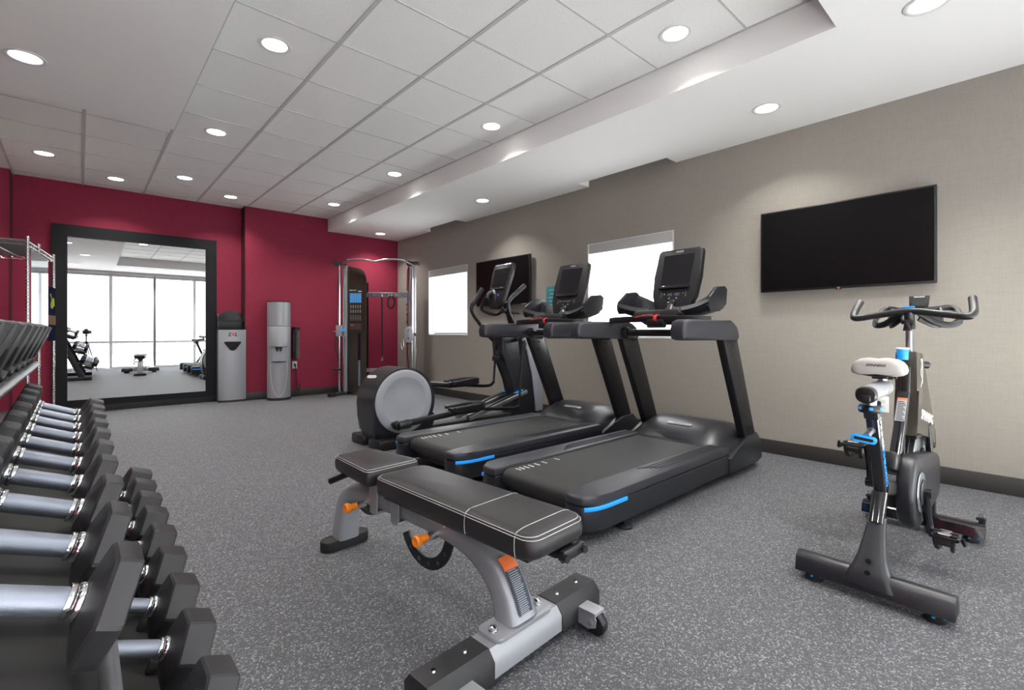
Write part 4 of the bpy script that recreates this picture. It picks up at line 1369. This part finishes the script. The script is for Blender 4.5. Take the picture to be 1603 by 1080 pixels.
        m = MB(); m.tube([pc + Vector((.02, s_ * .05, -.012)), pc + Vector((-.01, s_ * .062, -.02)), pc + Vector((-.02, s_ * .058, .01))], .006, seg=8, smooth=4); m.build('strap_buckle', BLACK, pd)
    # handlebar assembly
    m = MB(); m.tube([(.725, 0, .89), (.725, 0, 1.09)], 1.0, smooth=0, sq=(.026, .045)); m.build('handlebar_post', STEEL, o)
    m = MB(); m.cyl((.640, .012, .895), (.640, .012, .945), .0215, .0235, seg=22, bev=.003); hk = m.build('height_knob', BLUE, o)
    m = MB(); m.lathe((.640, .012, .945), (0, 0, 1), [(0, .024), (.001, .027), (.006, .027), (.008, .024), (.0085, .001)], 24); kc = m.build('knob_lid', WPRINT, hk)
    m = MB(); m.lathe((.640, .012, .9536), (0, 0, 1), [(0, .015), (.0004, .015), (.0005, .001)], 24); m.build('lid_print', GPRINT, kc)
    m = MB(); m.tube([(.78, -.03, .87), (.82, -.05, .865)], [.014, .018], seg=12, smooth=0); m.build('resistance_knob', BLACK, o)
    m = MB()
    m.tube([(.80, .215, 1.185), (.755, .222, 1.150), (.715, .225, 1.112), (.700, .205, 1.098), (.705, .12, 1.112), (.712, .0, 1.128), (.705, -.12, 1.112), (.700, -.205, 1.098), (.715, -.225, 1.112), (.755, -.222, 1.150), (.80, -.215, 1.185)], .0165, seg=14, smooth=6)
    m.build('handlebar', BLACK, o)
    m = MB(); m.cyl((.715, 0, 1.125), (.725, 0, 1.06), .022, .020, seg=16); m.box((.735, 0, 1.055), (.07, .035, .03), bev=.006); m.build('stem', CHAR, o)
    m = MB(); m.prism([(-.02, -.03), (.012, -.03), (.004, .012), (-.006, .012)], (.665, .0, 1.063), (0, 1, 0), (0, 0, 1), -.03, bev=.004); m.box((.69, 0, 1.075), (.03, .05, .02), bev=.004); m.build('clamp_lever', BLACK, o)
    for s_ in (-1, 1):
        m = MB()
        m.tube([(.735, s_ * .035, 1.12), (.77, s_ * .10, 1.070), (.80, s_ * .145, 1.062), (.86, s_ * .165, 1.085), (.93, s_ * .15, 1.135), (.94, s_ * .115, 1.150), (.88, s_ * .07, 1.140), (.80, s_ * .04, 1.135)], 1.0, smooth=5, sq=(.020, .030))
        m.build('forearm_loop', BLACK, o)
        m = MB(); m.tube([(.75, s_ * .04, 1.115), (.80, s_ * .085, 1.085), (.86, s_ * .10, 1.09), (.90, s_ * .09, 1.12)], 1.0, smooth=4, sq=(.012, .075)); m.build('tray_web', BLACK, o)
    m = MB(); ux = Vector((.35, 0, 1)).normalized()
    m.prism([(-.036, 0), (.036, 0), (.040, .062), (-.040, .062)], (.79, -.025, 1.143), (0, 1, 0), ux, -.014, bev=.003)
    cs = m.build('console', CHAR, o)
    nx = Vector((-1, 0, .35)).normalized()
    m = MB(); m.prism([(-.029, .010), (.025, .010), (.028, .048), (-.029, .048)], Vector((.79, -.025, 1.143)) + nx * .0145, (0, 1, 0), ux, -.0008); m.build('screen', mat('grey_lcd', (.05, .052, .05), .2), cs)
    text(cs, 'SPINNING', .009, Vector((.79, -.025, 1.143)) + ux * .055 + nx * .0146, (0, -1, 0), ux, WPRINT, shear=.2, bold=.0002)
    m = MB(); m.box((.765, .01, 1.148), (.03, .045, .012), bev=.004); m.build('blue_console_mount', BLUE, o)
    m = MB()
    for s_ in (-1, 1):
        m2 = MB(); m2.cyl((.985 + .045, s_ * .225 - .008, .105), (.985 + .045, s_ * .225 + .008, .105), .026, seg=20); m2.cyl((.985 + .045, s_ * .225 - .018, .105), (.985 + .045, s_ * .225 + .018, .105), .008, seg=10)
        m2.bb(1.005, 1.045, s_ * .225 - .016, s_ * .225 - .011, .075, .115, .002)
        m2.build('transport_wheel', BLACK, o)
    return o
make_bike('black and silver indoor cycling bike with white saddle, on the right facing the large television', (2.27, .445, 0), R(-1.2))

# ================================================================== CABLE MACHINE
def make_cable():
    # local x runs from the left tower to the right one, -y faces the camera
    o = thing('cable_machine', 'dual tower cable machine with chrome bars and smoked panels in the far corner', 'cable machine', (3.60, 7.24, 0), R(-42.1))
    LW = .59
    for s_ in (-1, 1):
        x = s_ * LW
        m = MB(); m.cyl((x - .03 * 1, -.02, .06), (x - .03, -.02, 2.12), .022, seg=18); m.build('guide_rod', CHROME, o)
        m = MB(); m.bb(x + .035, x + .085, .0, .05, .05, 2.10, .004) if s_ < 0 else m.bb(x - .085 + .04, x - .03 + .04, .0, .05, .05, 2.10, .004)
        fp = m.build('frame_post', SILVER, o)
        m = MB(); m.cyl((x + .015, .03, .08), (x + .015, .03, 2.05), .007, seg=10); hs = m.build('hole_strip', CHROME, o)
        m = MB()
        for k in range(30):
            m.box((x + .015, .022, .2 + k * .06), (.008, .003, .008))
        m.build('strip_holes', BLACK, hs)
        m = MB(); m.box((x, -.01, 2.135), (.16, .10, .06), (0, 0, 0), bev=.012); m.cyl((x - .075, -.05, 2.13), (x - .075, .03, 2.13), .045, seg=20); m.build('top_pulley_housing', RACK, o)
        # smoked shroud
        ang = R(0) if s_ < 0 else R(-72)
        M3 = Matrix.Rotation(ang, 3, 'Z')
        base = Vector((x + .09, .04, 0)) if s_ < 0 else Vector((x - .185, .32, 0))
        w_ = .30
        pts = [(0, .04), (w_, .04), (w_, 1.86)]
        for k in range(1, 9):
            a = R(90 * k / 8)
            pts.append((w_ - .12 + .12 * math.cos(a), 1.86 + .20 * math.sin(a)))
        pts.append((0, 2.10))
        if s_ > 0: pts = [(w_ - a_, b_) for a_, b_ in reversed(pts)]
        u = M3 @ Vector((1, 0, 0)); n_ = u.cross(Vector((0, 0, 1)))
        m = MB(); m.prism(pts, base - n_ * .012, u, (0, 0, 1), .024, bev=.003)
        m2 = m.build('tower_shroud', SMOKE, o)
        m = MB(); m.prism([(.0, .04), (w_, .04), (w_, 1.84), (.0, 1.84)], base - n_ * .12, u, (0, 0, 1), .012); m.build('rear_shroud', SMOKE, o)
        fr = base + n_ * .0128
        def Q(a, b): return fr + u * a + Vector((0, 0, b))
        # placard: heading, blue pictures, white rows of figures
        text(m2, 'PRECOR', .030, Q(.085, 1.70), u, (0, 0, 1), WPRINT)
        m = MB(); m.prism([(0, 0), (.06, 0), (.06, .010), (0, .010)], Q(.17, 1.682), u, (0, 0, 1), .0008); m.build('small_heading', WPRINT, m2)
        m = MB()
        for k in range(5):
            m.prism([(0, 0), (.034, 0), (.034, .155), (0, .155)], Q(.035 + k * .038, 1.50), u, (0, 0, 1), .0008)
        pl = m.build('blue_picture_row', mat('sky_blue_print', (.08, .33, .72), .4), m2)
        m = MB()
        for r_ in range(2):
            for k in range(5):
                m.prism([(0, 0), (.012, 0), (.012, .05), (0, .05)], Q(.046 + k * .038, 1.41 - r_ * .075), u, (0, 0, 1), .0008)
        for r_ in range(7):
            for k in range(5):
                m.prism([(0, 0), (.026, 0), (.026, .003), (0, .003)], Q(.038 + k * .038, 1.29 - r_ * .013), u, (0, 0, 1), .0008)
        m.build('instruction_print', GPRINT, m2)
        m = MB(); m.prism([(0, 0), (.19, 0), (.19, .10), (0, .10)], Q(.035, 1.06), u, (0, 0, 1), .0004); m.build('caution_panel', mat('dark_brown_print', (.05, .03, .025), .4), m2)
        m = MB(); m.prism([(0, 0), (.05, 0), (.05, .012), (0, .012)], Q(.045, 1.13), u, (0, 0, 1), .0008); m.build('orange_print', LABELO, m2)
        m = MB(); m.prism([(0, 0), (.045, 0), (.045, .86), (0, .86)], Q(.165, .14), u, (0, 0, 1), .0005); m.build('stack_slot', BLACKG, m2)
        m = MB()
        m.prism([(0, 0), (.034, 0), (.034, .42), (0, .42)], Q(.170, .14), u, (0, 0, 1), .0012)
        ws = m.build('weight_stack', mat('grey_weight_plates', (.22, .24, .27), .4, metal=.4), m2)
        m = MB()
        for k in range(20):
            m.prism([(0, 0), (.034, 0), (.034, .003), (0, .003)], Q(.170, .155 + k * .02), u, (0, 0, 1), .0016)
        m.build('plate_gaps', BLACK, ws)
        # pulley carriage
        zc = 1.04 if s_ < 0 else 1.0
        if s_ < 0:
            m = MB(); m.bb(x - .075, x + .03, -.06, .01, zc - .09, zc + .09, .01); m.cyl((x - .12, -.03, zc - .01), (x - .06, -.03, zc - .01), .012); m.build('pulley_carriage', SILVER, o)
            m = MB(); m.box((x + .05, -.06, zc + .01), (.09, .03, .035), (0, R(-18), 0), bev=.012); m.build('blue_trigger', BLUE, o)
            m = MB(); m.tube([(x - .07, -.07, zc - .08), (x - .07, -.08, zc - .30), (x - .03, -.08, zc - .38), (x - .03, -.07, zc - .5)], .008, seg=8); m.build('cable', BLACK, o)
            m = MB(); m.cyl((x - .12, -.06, .42), (x + .03, -.06, .42), .018); m.build('short_grip', BLACKM, o)
        else:
            m = MB(); m.prism(rrect(.13, .26, .06), (x - .07, -.08, .98), (1, 0, 0), (0, 0, 1), .03, bev=.006); cv = m.build('pulley_cover', SILVERL, o)
            m = MB(); m.cyl((x - .07, -.112, 1.05), (x - .07, -.116, 1.05), .012); m.cyl((x - .07, -.112, .92), (x - .07, -.116, .92), .012); m.pieces('cover_screw', CHROME, cv)
            m = MB(); m.box((x + .03, -.08, .98), (.03, .03, .05), bev=.006); m.build('latch', BLACK, o)
            m = MB(); m.tube([(x - .15, -.10, .90), (x - .19, -.10, .84), (x - .17, -.10, .74), (x - .15, -.10, .78), (x - .15, -.10, .86)], .006, seg=8, closed=True); m.build('carabiner', CHROME, o)
        # feet
        m = MB(); m.bb(x - .04, x + .10, -.03, .30, .0, .05, .006); m.build('base_plate', RACK, o)
        m = MB(); m.tube([(x + .03, .10, .03), (x - .07, -.28, .03)], 1.0, smooth=0, sq=(.05, .045)); m.build('foot', RACK, o)
        m = MB(); m.tube([(x - .05, -.21, .03), (x - .08, -.31, .03)], 1.0, smooth=0, sq=(.075, .055)); m.build('rubber_foot_tip', BLACKM, o)
    # pull-up bar
    m = MB()
    m.tube([(-LW, -.06, 2.10), (-.50, -.12, 2.14), (-.42, -.16, 2.17), (-.20, -.18, 2.175), (-.10, -.20, 2.16), (.0, -.20, 2.14), (.10, -.20, 2.16), (.20, -.18, 2.175), (.42, -.16, 2.17), (.50, -.12, 2.14), (LW, -.06, 2.10)], .016, seg=12, smooth=6)
    m.build('pull_up_bar', CHROME, o)
    # accessory shelf and lower link
    m = MB(); m.bb(-.22, .56, .10, .15, 1.60, 1.66, .006); m.bb(-.19, .50, .06, .14, 1.655, 1.67, .003); sh = m.build('accessory_shelf', SILVER, o)
    m = MB()
    for k in range(5):
        m.box((-.10 + k * .12, .097, 1.635), (.04, .006, .02), bev=.002)
    m.build('shelf_slots', CHROME, sh)
    m = MB(); m.bb(-.25, .55, .10, .15, .36, .42, .006); m.build('lower_link', SILVER, o)
    return o, o.matrix_basis
cable, _ = make_cable()
Mc = Matrix.Translation(cable.location) @ Euler(cable.rotation_euler).to_matrix().to_4x4()
def hung(name, label, cat, build):
    o = thing(name, label, cat, cable.location, cable.rotation_euler.z)
    build(o)
    return o
def _strap(o):
    m = MB(); m.cyl((.045, .085, .62), (.045, .085, 1.60), .013, seg=12); m.build('strap', BLACKM, o)
    m = MB(); m.cyl((.045, .085, 1.595), (.045, .085, 1.64), .009); m.cyl((.045, .085, .585), (.045, .085, .625), .009); m.tube([(.045, .085, .59), (.06, .085, .57), (.045, .085, .55), (.03, .085, .57)], .004, seg=6, closed=True); m.build('clip', CHROME, o)
hung('hanging_bar_strap', 'long thin black strap bar hanging from the shelf of the cable machine', 'exercise strap', _strap)
def _loop(o):
    m = MB(); m.tube([(.20, .085, 1.61), (.255, .085, 1.54), (.24, .085, 1.45), (.19, .085, 1.41), (.145, .085, 1.46), (.15, .085, 1.55)], 1.0, smooth=5, sq=(.012, .03), closed=True); m.build('loop', BLACKM, o)
    m = MB(); m.cyl((.20, .085, 1.60), (.20, .085, 1.64), .007); m.build('clip', CHROME, o)
hung('hanging_strap_loop', 'small black strap loop hanging from the shelf of the cable machine', 'exercise strap', _loop)

# ================================================================== WIPES DISPENSER
def make_dispenser():
    o = thing('wipes_dispenser_stand', 'tall silver wipes dispenser and bin with black hood, right of the mirror', 'dispenser', (1.665, 8.03, 0), R(-4))
    hw = .175
    m = MB()
    # silver body: gently bowed front
    def body(z0, z1, hw, d0, bulge, t):
        n = 10
        o_ = [(-hw + 2 * hw * k / n, -d0 - bulge * (1 - (2 * k / n - 1) ** 2)) for k in range(n + 1)]
        o_ += [(hw, .10), (-hw, .10)]
        t.prism(o_, (0, 0, z0), (1, 0, 0), (0, 1, 0), z1 - z0, bev=.004)
    body(.03, 1.055, hw, .09, .03, m)
    bd = m.build('body', SILVER, o)
    m = MB(); body(.0, .03, hw + .006, .095, .03, m); m.build('plinth', DARKTRIM, o)
    # black hood: arched back with side cheeks and a recess
    arch = [(-hw - .005, 1.055), (hw + .005, 1.055), (hw + .005, 1.21)] + [((hw + .005) * math.cos(R(a)), 1.21 + .125 * math.sin(R(a))) for a in range(10, 171, 10)] + [(-hw - .005, 1.21)]
    m = MB(); m.prism(arch, (0, .10, 0), (1, 0, 0), (0, 0, 1), .05, bev=.004)
    for s_ in (-1, 1):
        m.prism([(.10, 1.055), (.10, 1.30), (.04, 1.30), (-.02, 1.25), (-.09, 1.055)], (s_ * hw, 0, 0), (0, 1, 0), (0, 0, 1), .006 * s_, bev=.0)
    m.bb(-hw, hw, -.045, .06, 1.185, 1.20, .003)
    m.build('hood', BLACK, o)
    # triangular opening with rim
    def tri(sz):
        return [(x, z) for x, z in [(-sz, sz * .46), (-sz * .88, sz * .62), (sz * .88, sz * .62), (sz, sz * .46), (sz * .32, -sz * .50), (0, -sz * .62), (-sz * .32, -sz * .50)]]
    m = MB(); m.prism(tri(.112), (0, -.112, .815), (1, 0, 0), (0, 0, 1), .010, bev=.004); m.build('opening_rim', CHAR, bd)
    m = MB(); m.prism(tri(.095), (0, -.1225, .815), (1, 0, 0), (0, 0, 1), .001); m.build('opening', mat('deep_black_opening', (.003, .003, .003), .9), bd)
    text(bd, '2', .075, (-.045, -.1195, .985), (1, 0, 0), (0, 0, 1), BLACK, shear=.2, bold=.002)
    text(bd, 'X', .070, (.0, -.1210, .985), (1, 0, 0), (0, 0, 1), REDP, name='red_lettering', shear=.2, bold=.002)
    text(bd, 'L', .075, (.042, -.1195, .985), (1, 0, 0), (0, 0, 1), BLACK, shear=.2, bold=.002)
    return o
make_dispenser()

# ================================================================== WATER COOLER
def make_cooler():
    o = thing('water_cooler', 'round silver floor-standing water cooler against the red wall', 'water cooler', (2.245, 7.765, 0))
    r = .162
    m = MB(); m.lathe((0, 0, 0), (0, 0, 1), [(0, r + .006), (.035, r + .006), (.04, r)], 48); m.build('base', BLACKM, o)
    th = [2 * math.pi * k / 64 for k in range(64)]
    m = MB()
    # lower body with a recessed bay facing the camera
    dirn = math.atan2(-7.765, -2.245)
    rs = []
    rows = [(.04, 0), (.57, 0), (.575, 1), (.80, 1), (.805, 0), (1.10, 0), (1.106, -1)]
    for z, f in rows:
        ring = []
        for a in th:
            d = (a - dirn + math.pi) % (2 * math.pi) - math.pi
            rr = r
            if f == 1 and abs(d) < .80: rr = r * .80 / max(.8, math.cos(d)) * .92
            if f == -1: rr = r - .004
            ring.append((rr * math.cos(a), rr * math.sin(a), z))
        rs.append(ring)
    m.rings(rs); bd = m.build('body', SILVER, o, ang=50)
    m = MB()
    m.lathe((0, 0, 1.109), (0, 0, 1), [(0, r - .004), (.004, r), (.36, r), (.362, r - .006)], 64); m.build('upper_shell', SILVER, o)
    # sloped top rim
    rs = []
    for z, rr in ((1.468, r), (1.485, r), (1.478, r - .012)):
        ring = []
        for a in th:
            d = (a - dirn + math.pi) % (2 * math.pi) - math.pi
            ring.append((rr * math.cos(a), rr * math.sin(a), z - (.0 if rr == r and z < 1.47 else .012 * math.cos(d))))
        rs.append(ring)
    m = MB(); m.rings(rs); m.build('dark_top', BLACKG, o)
    # tap block, drip tray, front groove
    D = Vector((math.cos(dirn), math.sin(dirn), 0)); T_ = Vector((-D.y, D.x, 0))
    m = MB()
    m.box(D * .150 + Vector((0, 0, .785)), (.05, .10, .035), (0, 0, dirn), bev=.008)
    for s_ in (-1, 1):
        m.cyl(D * .158 + T_ * s_ * .024 + Vector((0, 0, .775)), D * .158 + T_ * s_ * .024 + Vector((0, 0, .735)), .012, seg=12)
    m.build('taps', BLACK, o)
    m = MB(); m.lathe(D * .075 + Vector((0, 0, .566)), (0, 0, 1), [(0, .09), (.004, .105), (.016, .105), (.018, .09)], 32); m.build('drip_tray', BLACKM, o)
    m = MB()
    gr = []
    for k in range(25):
        t = -1 + 2 * k / 24
        a = dirn + t * .78
        z = .56 - (.50) * math.sqrt(max(0, 1 - t * t)) ** .9
        gr.append(((r + .001) * math.cos(a), (r + .001) * math.sin(a), z))
    m.tube(gr, .0022, seg=6, smooth=0); m.build('front_groove', WPRINT, bd)
    return o
make_cooler()
cd_ = thing('cup_dispenser', 'black tubular paper cup dispenser on the right of the water cooler', 'cup dispenser', (2.53, 7.89, .60))
m = MB(); m.bb(-.045, .045, 0, .06, 0, .50, .004); m.build('back_plate', BLACKM, cd_)
m = MB(); m.lathe((.01, -.01, .46), (0, 0, 1), [(0, .045), (.0, .052), (.03, .055), (.035, .05)], 24); m.build('lid', BLACK, cd_)
m = MB()
for k in range(17):
    m.lathe((.02, -.01, .0 + k * .027), (0, 0, 1), [(0, .030), (.018, .036), (.022, .036), (.023, .030)], 20)
m.build('stacked_cups', mat('translucent_grey_cups', (.16, .14, .15), .4), cd_)
so2 = thing('wall_outlet', 'white electrical outlet on the red wall beside the water cooler', 'outlet', (2.53, YF, .50))
m = MB(); m.bb(-.036, .036, -.006, 0, -.058, .058, .002); m.build('cover_plate', WHITE, so2)
m = MB(); m.box((0, -.007, .02), (.028, .002, .026)); m.build('socket', LABELW, so2)
co_ = thing('power_cord', 'black power cord dropping from the outlet to the floor beside the water cooler', 'cord', (2.53, YF, 0))
m = MB(); m.tube([(0, -.03, .50), (.01, -.045, .40), (.02, -.04, .2), (.03, -.05, .12), (.05, -.07, .13), (.05, -.08, .19), (.015, -.08, .20), (.0, -.08, .14), (.04, -.09, .11), (.0, -.10, .03), (-.06, -.06, .010)], .007, seg=8, smooth=6); m.build('cord', BLACKM, co_)
m = MB(); m.bb(-.015, .015, -.035, -.0075, .48, .52, .004); m.build('plug', BLACK, co_)

# ================================================================== WIRE SHELF
def make_shelf():
    o = thing('wire_shelving_unit', 'chrome wire shelving unit with perforated posts by the red wall, at the left edge', 'shelf', (-.345, 6.05, 0), R(-6.2))
    D_, W_ = 1.22, 1.10     # depth along y, width towards the left
    H = 1.86
    for (x, y) in ((0, 0), (0, .46), (0, D_), (-W_, 0), (-W_, D_)):
        m = MB(); m.cyl((x, y, .02), (x, y, H), .0125, seg=14); 
        m.lathe((x, y, H), (0, 0, 1), [(0, .016), (.012, .016), (.016, .01)], 14)
        p = m.build('post', WIRE, o)
        m = MB()
        for k in range(60):
            m.lathe((x, y, .08 + k * .0295), (0, 0, 1), [(0, .0128), (.0015, .0137), (.0045, .0137), (.006, .0128)], 12)
        m.build('post_grooves', GPRINT, p)
        m = MB(); m.lathe((x, y, 0), (0, 0, 1), [(0, .014), (.004, .02), (.02, .02), (.03, .012)], 14); m.build('levelling_foot', BLACKM, p)
    for z in (1.80, .13):
        m = MB()
        for (a, b) in (((0, 0), (0, D_)), ((-W_, 0), (-W_, D_)), ((0, 0), (-W_, 0)), ((0, D_), (-W_, D_))):
            for dz in (0, .038):
                m.tube([(a[0], a[1], z + dz), (b[0], b[1], z + dz)], .004, seg=6, smooth=0)
            A, B = Vector((a[0], a[1], z)), Vector((b[0], b[1], z))
            n = 26
            pts = [A.lerp(B, k / n) + Vector((0, 0, .003 if k % 2 else .035)) for k in range(n + 1)]
            m.tube(pts, .0026, seg=5, smooth=0)
        n = 46
        for k in range(1, n):
            y = D_ * k / n
            m.cyl((0, y, z + .035), (-W_, y, z + .035), .0022, seg=5)
        for k in range(1, 4):
            x = -W_ * k / 4
            m.tube([(x, 0, z + .028), (x, D_, z + .028)], .004, seg=6, smooth=0)
        m.build('wire_shelf', WIRE, o)
    m = MB(); m.bb(-W_ + .02, -.02, .02, D_ - .02, 1.845, 1.85); m.build('shelf_liner', mat('tan_shelf_liner', (.36, .30, .25), .7), o)
    return o
make_shelf()
gp = thing('hanging_glossy_panel', 'tall glossy panel hung on the side of the wire shelving, reflecting the bright windows', 'panel', (-.345, 6.05, 0), R(-6.2))
m = MB(); m.bb(.016, .020, .03, .78, .98, 1.77); m.build('panel', mat('glossy_panel', (.55, .58, .62), .03, metal=1.0), gp)
dp = thing('hanging_sign_panel', 'dark blue poster with a green squiggle hung on the wire shelving beside the mirror frame', 'poster', (-.345, 6.05, 0), R(-6.2))
m = MB(); m.bb(.016, .020, .80, 1.19, .93, 1.50); m.build('board', mat('navy_board', (.012, .014, .035), .95, spec=0.0), dp)
m = MB(); m.bb(.0202, .0212, .80, 1.19, 1.10, 1.20); m.build('tan_band', TANP, dp)
m = MB(); m.tube([(.022, .88, 1.42), (.022, .95, 1.36), (.022, .90, 1.30), (.022, .98, 1.28), (.022, 1.04, 1.38), (.022, 1.08, 1.30)], .007, seg=6); m.build('green_squiggle', GREENP, dp)

# ================================================================== CAMERA ON ITS TRIPOD (seen small in the mirror)
tp = thing('camera_tripod', 'black tripod standing behind the dumbbell rack end, seen only in the mirror', 'tripod', (0, -.22, 0), R(-42.1))
m = MB(); m.cyl((0, 0, .55), (0, 0, .90), .014); m.build('centre_column', BLACK, tp)
m = MB(); m.lathe((0, 0, .72), (0, 0, 1), [(0, .03), (.01, .04), (.05, .04), (.06, .02)], 16); m.build('shoulder', BLACK, tp)
for k in range(3):
    a = R(90 + 120 * k)
    m = MB(); m.tube([(.03 * math.cos(a), .03 * math.sin(a), .75), (.32 * math.cos(a), .32 * math.sin(a), .01)], [.013, .009], seg=10, smooth=0); m.build('leg', SILVER if k else BLACK, tp)
m = MB(); m.sphere((0, 0, .925), .026); m.box((0, 0, .955), (.05, .05, .012), bev=.003); m.cyl((.0, 0, .925), (.09, 0, .925), .008); m.build('ball_head', BLACK, tp)
pc = thing('photo_camera', 'black photo camera mounted on the tripod, seen only in the mirror', 'camera', (0, -.22, .962), R(-42.1))
m = MB(); m.bb(-.075, .075, -.035, .035, 0, .10, .012); m.bb(-.03, .03, -.035, .03, .09, .135, .012); m.build('body', BLACK, pc)
m = MB(); m.lathe((0, .03, .05), (0, 1, 0), [(0, .036), (.02, .04), (.08, .042), (.09, .038), (.088, .03)], 24); m.build('lens_barrel', BLACK, pc)
m = MB(); m.lathe((0, .115, .05), (0, 1, 0), [(0, .030), (.001, .001)], 20); m.build('front_glass', BLACKG, pc)
